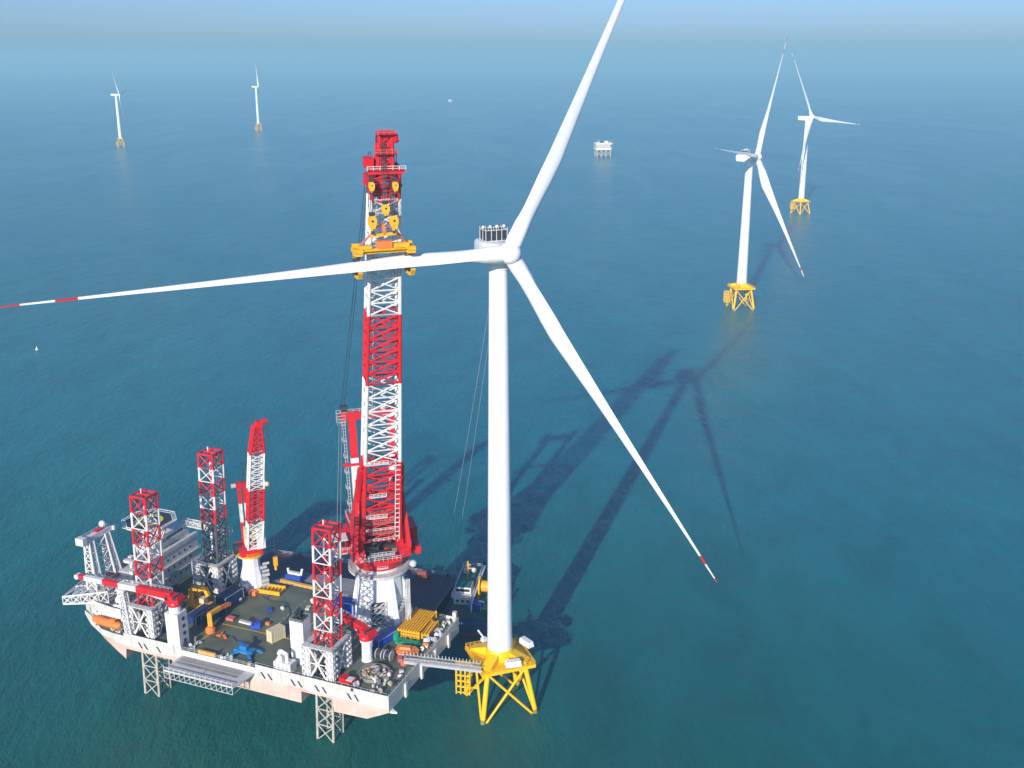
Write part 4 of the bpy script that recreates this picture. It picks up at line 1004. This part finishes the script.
# orange/yellow bent hose handling arm
t = thing('articulated_arm', 'orange articulated lifting arm bent on the deck beside blue containers', 'lifting arm', SP(-50.0, 10.0, DK), SHR)
mb('orange').lathe([(1.7, 0), (1.7, 1.2), (1.0, 2.0)], 12, c=(1.2, -4.0)).build('base', t)
m = mb('ochre'); m.beam((1.2, -4, 1.6), (-.9, -1.5, 4.6), 1.5, 1.5); m.beam((-.9, -1.5, 4.6), (-.6, 4.2, 4.4), 1.3, 1.3); m.build('lower_arm', t)
mb('orange').beam((-.6, 4.2, 4.4), (-.2, 8.8, 3.6), 1.2, 1.2).build('upper_arm', t)
mb('pink').box(1.2, 4.2, 4.2, 6.0, 0, 1.0).build('counterweight', t)
# yellow bent frame behind
t = thing('yellow_sling_frame', 'yellow arched lifting frame behind dark blue containers', 'lifting frame', SP(-63.5, 19.5, DK), SHR)
m = mb('ochre'); m.beam((-2.5, -2, 0), (-2.2, -1.2, 6.2), 1.2, 1.6); m.beam((-2.2, -1.2, 6.2), (1.8, 1.2, 6.6), 1.6, 1.6); m.beam((1.8, 1.2, 6.6), (3.0, 1.2, 3.6), 1.2, 1.4); m.beam((-2, 2.5, 0), (-1.4, 1.2, 6), .9, .9); m.build('arch', t)
mb('cream').box(.6, 2.6, -1.0, 1.2, 1.4, 3.2).build('winch', t); mb('ochre').box(-3.5, 3.5, -2.6, 2.8, 0, .5).build('base', t)
# yellow rack near the second crane
def rack(label, x, y, L_, W_, layers, ang, mt_, name='pipe_rack', cat='rack', H=1.1, gap=1.4):
    t = thing(name, label, cat, SP(x, y, DK), SHR+ang)
    for k in range(layers):
        m = mb(mt_); z = k*H
        for i in range(int(W_/gap)+1):
            yy = -W_/2+i*gap; yy = min(yy, W_/2)
            m.beam((-L_/2, yy, z+.5), (L_/2, yy, z+.5), .35, .5)
        for i in range(int(L_/gap)+1):
            xx = -L_/2+i*gap; m.beam((xx, -W_/2, z+.95), (xx, W_/2, z+.95), .3, .3)
        for sx in (-1, 1):
            for sy in (-1, 1): m.box(sx*L_/2-.25, sx*L_/2+.25, sy*W_/2-.25, sy*W_/2+.25, z, z+H+.1)
        m.build('rack_tier', t)
    return t
rack('stack of orange-yellow steel frames between main crane pedestal and stern railing', 14.6, 33.6, 7.4, 14.5, 3, 0.05, 'ochre', gap=.95)
rack('small upper stack of orange-yellow frames leaning towards the stern railing', 19.8, 32.5, 2.2, 9.0, 2, .08, 'ochre', gap=1.1)
t = thing('yellow_skid_frame', 'flat yellow skid frame on deck beside the second crane pedestal', 'frame', SP(-45.8, 37.2, DK), SHR+.1)
m = mb('ochre'); m.box(-4.5, 4.5, -2.6, -2.0, .2, 1.6); m.box(-4.5, 4.5, 2.0, 2.6, .2, 1.6)
for i in range(7): m.box(-4.5+i*1.4, -4.0+i*1.4, -2, 2, .3, 1.1)
m.build('frame', t); mb('dark').box(-3.4, 3.0, -1.6, 1.6, .1, .3).build('tray', t)
for i, (x, y, lb) in enumerate(((-50.8, 33.0, 'red lead drum'),)):
    t = thing('winch_drum', 'red and white winch drum at the foot of the second crane pedestal', 'winch', SP(x, y, DK), SHR)
    mb('orange').box(-1.6, 1.6, -1.0, 1.0, 0, 1.4).build('base', t); m = mb('wpaint'); m.tube((-3.4, -.8, 1.5), (-3.4, .8, 1.5), 1.5, n=16); m.use(M['dark']).tube((-3.4, -1, 1.5), (-3.4, 1, 1.5), .8, n=12); m.build('drum', t)
# orange raft canister platform + green tarp
t = thing('rescue_boat', 'small orange rescue boat on deck beside the gangway foot', 'boat', SP(18.6, 18.0, DK), SHR+.2)
m = mb('orange'); m.prism([(-3.2, -1.3), (2.0, -1.3), (3.6, 0), (2.0, 1.3), (-3.2, 1.3)], .4, 2.0, [(-3.6, -1.8), (2.2, -1.8), (4.2, 0), (2.2, 1.8), (-3.6, 1.8)]); m.build('hull', t)
m = mb('orange'); m.prism([(-2.4, -1.1), (1.6, -1.1), (1.6, 1.1), (-2.4, 1.1)], 2.0, 2.7, [(-2, -.8), (1.2, -.8), (1.2, .8), (-2, .8)]); m.build('canopy', t); mb('lgrey').box(-2.6, 2.2, -1.2, 1.2, 0, .4).build('cradle', t)
t = thing('tarpaulin_pile', 'green tarpaulin-covered pile behind the orange rescue boat', 'covered pile', SP(16.6, 23.2, DK), SHR)
m = mb('green')
for i in range(9): m.rbox((-3.6+i*.9, random.uniform(-.5, .5), 0), (1.3, 2.4+random.random(), .7+random.random()*.8), random.uniform(-.3, .3))
m.build('cover', t)
o = tag(mb('green').lathe([(1.3, 0), (1.3, 2.2), (.4, 2.7)], 12).build('water_tank', None, SP(10.8, 25.0, DK)), 'green round tank between blue container and yellow frames', 'tank')
# cable reels
for i, (x, y, lb) in enumerate(((11.9, 12.4, 'left one of two dark cable reels standing side by side'), (14.9, 12.6, 'right one of two dark cable reels standing side by side'))):
    t = thing('cable_reel', lb, 'cable reel', SP(x, y, DK), SHR, 'cable reels')
    for q in (-1.0, 1.0):
        m = mb('lgrey'); m.tube((q-.12, 0, 1.7), (q+.12, 0, 1.7), 1.7, n=18); m.build('flange', t)
    mb('dark').tube((-.85, 0, 1.7), (.85, 0, 1.7), 1.3, n=16).build('cable', t)
# round scrap basket pile
t = thing('coiled_rigging', 'round heap of grey-brown coiled rigging near the stern corner', 'rigging heap', SP(14.6, 3.6, DK), SHR)
m = MB()
for i in range(95):
    a = random.random()*6.28; r = 4.4*sqrt(random.random()); z = .3+1.9*(1-(r/4.6)**2)*random.random()
    b = a+random.uniform(.4, 1.4); m.use(M[random.choice(['legm', 'steel', 'steel', 'ochre', 'lgrey'])]); m.tube((r*cos(a), r*sin(a), z), (r*cos(b), r*sin(b), z+random.uniform(-.2, .5)), random.uniform(.12, .3))
m.build('coils', t); m = mb('steel'); m.lathe([(4.9, 0), (4.9, 1.0), (4.5, 1.0), (4.5, .1)], 20); m.build('basket', t)
t = thing('tool_chest', 'red open tool chest at the foot of the near stern leg housing', 'tool box', SP(9.4, -3.6, DK), SHR)
m = mb('red'); m.box(-2.3, 2.3, -1.4, 1.4, 0, 1.5); m.box(-2.3, -.3, -1.4, 1.4, 1.5, 2.1); m.build('body', t); mb('wpaint').box(-.1, 2.0, -1.1, 1.1, 1.5, 1.7).build('lid', t)
# grey vent machine near stack
t = thing('deck_ventilator', 'light grey machinery unit with bent air pipe at deck edge by the white stack', 'machinery', SP(-12.8, -4.4, DK), SHR)
m = mb('wpaint'); m.box(-3.0, 3.2, -1.7, 1.7, 0, 3.2); m.build('casing', t)
m = mb('white'); m.lathe([(.55, 0), (.55, 6.2)], 12, c=(1.4, -.6)); m.tube((1.4, -.6, 6.0), (-.6, -.8, 7.0), .6, n=10); m.tube((-.6, -.8, 7.0), (-1.2, -.9, 5.8), .7, n=10); m.build('air_pipe', t)
m = mb('lgrey'); m.prism([(-2.6, -1.4), (.2, -1.4), (.2, 1.4), (-2.6, 1.4)], 3.2, 5.0, [(-1.8, -.6), (-.6, -.6), (-.6, .6), (-1.8, .6)])
for i in range(4): m.box(-2.8+i*1.45, -2.2+i*1.45, -1.78, -1.7, .5, 2.6)
m.build('hood', t)
# gas bottle white balls near stern rail
for i, (x, y, r, lb) in enumerate(((21.6, 26.0, 1.0, 'white float nearest the yellow frames at the stern railing'), (22.8, 31.0, .8, 'pair of small white floats by the stern railing behind the others'), (22.3, 21.5, .8, 'white float beside the orange rescue boat at the stern railing'))):
    m = mb('white'); m.sphere((0, 0, r), r, 12); m.sphere((1.1, 1.6, r*.8), r*.8, 10); tag(m.build('float', None, SP(x, y, DK), smooth=True), lb, 'float', 'floats at the stern railing')
t = thing('pink_bollard_stack', 'faded orange steel drum lying by the stern railing', 'drum', SP(22.6, 23.8, DK), SHR)
m = mb('orange'); m.tube((-1, 0, .8), (1, 0, .8), .8, n=12); m.build('body', t); mb('steel').box(-1.1, 1.1, -.5, .5, 0, .15).build('stand', t)
o = tag(mb('orange').box(-.9, .9, -.6, .6, 0, .9).box(-.7, .7, -.4, .4, .9, 1.2).build('orange_crate', None, SP(-19.0, 14.6, DK)), 'small orange crate on deck behind the white stack', 'crate')
o.rotation_euler = (0, 0, SHR+.3)
o = tag(mb('orange').box(-1.6, 1.2, -.5, .5, 0, .35).box(-.4, .2, -1.6, 1.4, .36, .6).build('steel_offcut', None, SP(-43.8, 5.2, DK)), 'flat orange steel pieces lying in the open deck area', 'steel pieces')
o.rotation_euler = (0, 0, SHR+.3)
# lifeboat
t = thing('lifeboat', 'enclosed orange lifeboat hanging in the recess below the bow deck', 'lifeboat', SP(-80.6, Y0+.3, 25.2), SHR-.06)
m = MB().use(M['orange']); nn = 14; secs = [(-6.2, .3, 2.0, .6), (-5.6, 1.2, 1.9, 1.1), (-3.5, 1.6, 1.8, 1.45), (3.5, 1.6, 1.8, 1.45), (5.4, 1.2, 1.8, 1.2), (6.0, .5, 1.9, .7)]
for x, w, zc, hh in secs:
    for q in range(nn): a = 2*pi*q/nn; m.v.append((x, w*cos(a), zc+hh*sin(a)*(1.0 if sin(a) < 0 else .95)))
for i in range(len(secs)-1):
    for q in range(nn): q2_ = (q+1) % nn; m.face([i*nn+q, i*nn+q2_, (i+1)*nn+q2_, (i+1)*nn+q])
m.face(list(range(nn))[::-1]); m.face([(len(secs)-1)*nn+q for q in range(nn)])
m.build('hull', t, smooth=True)
m = mb('orange'); m.box(2.2, 4.4, -.9, .9, 3.1, 3.9); m.use(M['glass']); m.box(4.4, 4.44, -.6, .6, 3.3, 3.7); m.build('cockpit', t)
for sx in (-4.6, 4.9):
    m = mb('wpaint'); m.beam((sx, 1.8, -.5), (sx, 1.8, 4.4), .4, .5); m.beam((sx, 1.8, 4.2), (sx, -.2, 4.6), .4, .4); m.beam((sx, 1.8, -.2), (sx, -1.2, .1), .5, .4); m.build('davit', t)

# ------------------------------------------------------------ gangway to the turbine platform
GA = SP(20.5, 12.2, DK+1.5); GB = Vector((PB[0]-6.0, PB[1]-9.8, 18.9)); gd = GB-GA
gw = thing('gangway', 'long grey walkway bridging from the vessel stern to the yellow jacket platform', 'gangway', GA, atan2(gd.y, gd.x))
Lg = sqrt(gd.x**2+gd.y**2); dz = gd.z
m = mb('lgrey'); m.beam((0, 0, 0), (Lg, 0, dz), 2.2, .35); m.build('deck', gw)
m = mb('lgrey')
for y in (-1.1, 1.1):
    m.lattice([(0, y, .2), (0, y, 1.4)], [(Lg, y, dz+.2), (Lg, y, dz+1.4)], 22, .10, .06, n=5, nb=4); m.beam((0, y, -.3), (Lg, y, dz-.3), .25, .7)
m.build('side_truss', gw)
m = mb('wpaint'); 
for i in range(23): m.tube((i*Lg/22, 1.15, dz*i/22+1.4), (i*Lg/22, 1.3, dz*i/22+2.3), .1, n=4)
m.build('lamp_posts', gw)
m = mb('pink'); m.lathe([(1.2, -1.5), (1.1, .0), (1.1, .5)], 12); m.box(-2.0, -.6, -1.2, 1.2, 0, 1.2); m.build('turntable', gw)

# ------------------------------------------------------------ transport barge
BA = SHR+radians(6.0)
bgc = SP(-44, 82, 0)
bg_ = thing('transport_barge', 'flat barge with dark purple deck moored behind the jack-up vessel', 'barge', bgc, BA)
m = mb('bargeh'); m.prism([(-43, -20), (43, -20), (43, 20), (-43, 20)][::1], -2, 4.2); m.build('hull', bg_)
m = mb('barge'); m.box(-42.8, 42.8, -19.8, 19.8, 4.2, 4.35); m.use(M['brown'])
for i in range(13): m.box(-42+i*7, -41.8+i*7, -19.7, 19.7, 4.354, 4.358)
m.use(M['wpaint']); m.box(-42.8, 42.8, 19.4, 19.5, 4.354, 4.36)
m.build('deck', bg_)
m = mb('dark')
for i in range(9):
    for y in (-19.2, 19.2): m.lathe([(.4, 4.3), (.4, 5.3)], 8, c=(-38+i*9.5, y))
m.use(M['lgrey']); m.rail([(43, -19, 4.3), (43, 19, 4.3)], 1.1, r=.07); m.rail([(-42, 19.8, 4.3), (42, 19.8, 4.3)], 1.1, r=.07, step=3)
m.build('bollard', bg_)
def bl_(x, y, z=4.36): return SP(x, y, z)
fp = mb('plate'); fp.prism([(-52, Y1+.05), (-13, Y1+.05), (-22, Y1+14.5), (-48, Y1+11.5)], 22.1, 22.6); fpl = fp.build('side_platform', vs)
fp = mb('steel')
for i in range(7): fp.box(-48+i*5.4, -47.8+i*5.4, Y1+.2, Y1+9.3, 22.604, 22.63)
fp.build('weld_seam', fpl)
t = thing('blue_cradle', 'blue steel cradle with white top standing on the far side platform', 'cradle', SP(-43.5, 49.0, 22.65), SHR)
m = mb('blue'); m.box(-3.2, 3.2, -1.8, 1.8, 0, 2.6); m.build('base', t); m = mb('wpaint'); m.beam((-2.6, 0, 2.6), (-2.9, 0, 4.6), .6, .8); m.beam((2.6, 0, 2.6), (3.3, 0, 5.2), .6, .8); m.beam((-2.6, 0, 3.0), (2.6, 0, 3.0), 1.3, .8); m.build('saddle', t)
t = thing('yellow_spreader_beam', 'long yellow lifting beam lying across the far side platform', 'beam', SP(-39.0, 45.4, 22.65), SHR-.04)
m = mb('ochre'); m.box(-8.6, 8.6, -.5, .5, .3, 1.4); m.box(6.6, 8.2, -1.0, 1.0, .3, 1.8); m.build('beam', t); mb('ochre').box(-8, -7.2, -.8, .8, 0, .3).box(6, 6.5, -.8, .8, 0, .3).build('foot', t)
t = thing('red_winch', 'dark red winch at the far corner of the barge deck', 'winch', bl_(-17, 100.0, 4.36), BA)
m = mb('brown'); m.box(-2.5, 2.5, -1.5, 1.5, 0, 1.4); m.build('base', t); m = mb('brown'); m.tube((-2, 0, 2.0), (2, 0, 2.0), 1.3, n=12); m.build('drum', t)

# ------------------------------------------------------------ supply vessel
sv = thing('supply_vessel', 'blue-hulled supply vessel with white bridge and green decks behind the tower', 'ship', (-13, 378, 0), radians(82))
m = MB(); # local X forward (away), bow far
poly = [(-26, -8.5), (10, -8.5), (18, -4), (21, 0), (18, 4), (10, 8.5), (-26, 8.5)]
m.use(M['brown']).prism(poly, -1, 1.0); m.use(M['vblue']).prism(poly, 1.0, 6.5); 
hl = m.build('hull', sv)
m = MB().use(M['shipgreen']); m.prism([(x*.985, y*.96) for x, y in poly], 6.5, 6.6); m.use(M['brown']); m.box(-25.5, -19.5, 1.2, 8.0, 6.61, 7.2); m.build('deck', sv)
m = mb('vblue'); 
for a, b in zip(poly, poly[1:]+poly[:1]): m.beam((a[0], a[1]*.985, 7.0), (b[0], b[1]*.985, 7.0), .25, 1.1)
m.use(M['white'])
for i in range(4): m.box(-26.22, -26.14, 5.2-i*1.0-.3, 5.2-i*1.0+.25, 4.6, 5.5)
m.build('bulwark', sv)
m = mb('wpaint'); m.box(-15, 10, 0.8, 7.4, 6.5, 9.6); m.box(-15.5, 11, .2, 8.2, 9.6, 9.9); m.box(-13, -7, 1.0, 7.2, 9.9, 12.8); m.use(M['glass']); m.box(-13.06, -13.0, 1.5, 6.8, 11.1, 12.2)
for i in range(3): m.box(-15.06, -15, 1.4+i*2.0, 2.4+i*2, 7.6, 8.6)
sup = m.build('superstructure', sv)
m = mb('shipgreen'); m.box(-6.8, 10.6, .4, 8, 9.91, 10.0); m.box(-12.8, -7.2, 1.2, 7.0, 12.8, 12.9); m.build('roof_deck', sup)
m = mb('wpaint'); m.rail([(-15.4, .3, 9.9), (10.9, .3, 9.9), (10.9, 8.1, 9.9), (-15.4, 8.1, 9.9)], 1.2, True, .11, 2); m.beam((-20, -.4, 10), (12, -.4, 10), .7, .4); m.beam((-20, -.4, 6.6), (-20, -.4, 9.8), .6, .6); m.build('railing', sup)
m = mb('ochre'); m.tube((1, 4.6, 10), (1, 4.6, 17), .35); m.tube((1, 2.8, 14), (1, 6.4, 14), .22); m.tube((1, 3.4, 15.5), (1, 5.8, 15.5), .2); m.tube((-1, 4.6, 10), (1, 4.6, 13), .25); m.build('mast', sv)
m = mb('wpaint'); m.sphere((5, 3, 11.4), 1.2, 10); m.box(4, 9, 4.8, 7, 10, 11.5); m.use(M['pink']); m.box(11, 15, 1, 5, 6.7, 8.0); m.build('radar_dome', sv)
m = mb('dark')
for s_ in range(8): m.tube((-22+s_*6, -8.9, 3.4), (-20.2+s_*6, -8.9, 3.4), .9, n=10)
m.build('tyre_fender', sv)
t = thing('hose_reel', 'large yellow reel standing on the supply vessel deck beside the tower', 'reel', (-10.2, 371.0, 6.65), radians(82))
m = MB().use(M['yellow']); 
for q in (-2.2, 2.2):
    for k in range(12):
        a, b = 2*pi*k/12, 2*pi*(k+1)/12; m.tube((3.8*cos(a), q, 4+3.8*sin(a)), (3.8*cos(b), q, 4+3.8*sin(b)), .35); m.tube((0, q, 4), (3.8*cos(a), q, 4+3.8*sin(a)), .22)
m.build('flange', t); mb('ochre').tube((0, -2, 4), (0, 2, 4), 2.2, n=16).build('drum', t); mb('yellow').beam((-3.5, -2.6, .3), (3.5, -2.6, .3), .6, .6).beam((-3.5, 2.6, .3), (3.5, 2.6, .3), .6, .6).beam((0, -2.7, .3), (0, -2.7, 4), .8, .6).beam((0, 2.7, .3), (0, 2.7, 4), .8, .6).build('stand', t)
container('blue equipment skid on the supply vessel deck', 0, 0, 0, 5, 3, 2.2, 'blue').location = (-13.6, 361.5, 6.65)
container('green equipment skid on the supply vessel deck beside the blue one', 0, 0, 0, 4, 2.4, 1.6, 'green').location = (-9.6, 358.5, 6.65)

# tag lines from the nacelle down to the barge
for (a, b, lb) in (((-4.0, 316.5, 146.5), (-24.5, 384, 5.0), 'thin tag line running from the nacelle to the barge, nearer the tower'), ((-5.0, 316.5, 146.8), (-29, 378, 5.0), 'thin tag line running from the nacelle to the barge, farther from the tower')):
    m = mb('ropel'); A = Vector(a); B = Vector(b)
    pts = [A.lerp(B, k/16)-Vector((0, 0, 16*(k/16)*(1-k/16))) for k in range(17)]
    m.path(pts, .075, n=4); tag(m.build('tag_line', None), lb, 'rope', 'tag lines')

# ------------------------------------------------------------ offshore substation
ss = thing('offshore_substation', 'white boxy offshore substation on brownish legs in the distance', 'platform', (199, 2372, 0), radians(8))
m = mb('legm')
for sx in (-15, -5, 5, 15):
    for sy in (-10, 10): m.tube((sx, sy, -3), (sx, sy, 15), 1.1, n=8)
for sy in (-10, 10):
    for a, b in ((-15, -5), (-5, 5), (5, 15)): m.tube((a, sy, 1), (b, sy, 14), .6); m.tube((b, sy, 1), (a, sy, 14), .6)
for sx in (-15, 15): m.tube((sx, -10, 1), (sx, 10, 14), .6); m.tube((sx, 10, 1), (sx, -10, 14), .6)
m.build('jacket_foundation', ss)
m = mb('white'); m.box(-18, 16, -13, 13, 15, 20.5); m.use(M['lgrey']); m.box(-19, 18, -14, 14, 20.5, 21.3); m.box(-19, 18, -14, 14, 26.6, 27.2); m.use(M['cream']); m.box(-18, 14, -13, 13, 21.3, 26.6); m.use(M['white']); m.box(-18, 17, -13.2, 13.2, 27.2, 30.5)
top_ = m.build('topside', ss)
m = mb('dark'); m.box(-6, 1, -8, 2, 30.5, 32.6); m.use(M['white']); m.box(2, 9, -9, 5, 30.5, 34.0); m.box(-14, -8, -6, 6, 30.5, 31.6); m.build('roof_equipment', top_)
m = mb('white'); m.prism([(19+5*cos(k*pi/4), 4+5*sin(k*pi/4)) for k in range(8)], 28, 29.2); m.tube((16, 0, 22), (19, 2, 28), .5); m.build('helideck', ss)
m = mb('lgrey'); m.tube((-16, -10, 30), (-9, -12, 38), .5); m.tube((14, -8, 30), (13, -10, 38), .4); m.build('crane_boom', ss)

# ------------------------------------------------------------ small far craft
t = thing('distant_boat', 'tiny white boat far out near the horizon', 'boat', (-309, 5500, 0), radians(20))
m = mb('white'); m.prism([(-12, -3), (8, -3), (14, 0), (8, 3), (-12, 3)], -.5, 4); m.build('hull', t); m = mb('white'); m.box(-8, 2, -2.4, 2.4, 4, 9); m.build('cabin', t)
t = thing('buoy', 'small white buoy floating alone on the sea at left', 'buoy', (-352.3, 758.8, 0), 0)
m = mb('white'); m.lathe([(.9, -.5), (1.1, .3), (.7, 1.0), (.3, 2.2), (.1, 2.8)], 12); m.build('body', t, smooth=True); m = mb('lgrey'); m.lathe([(1.3, .1), (1.3, .4)], 12); m.build('collar', t)
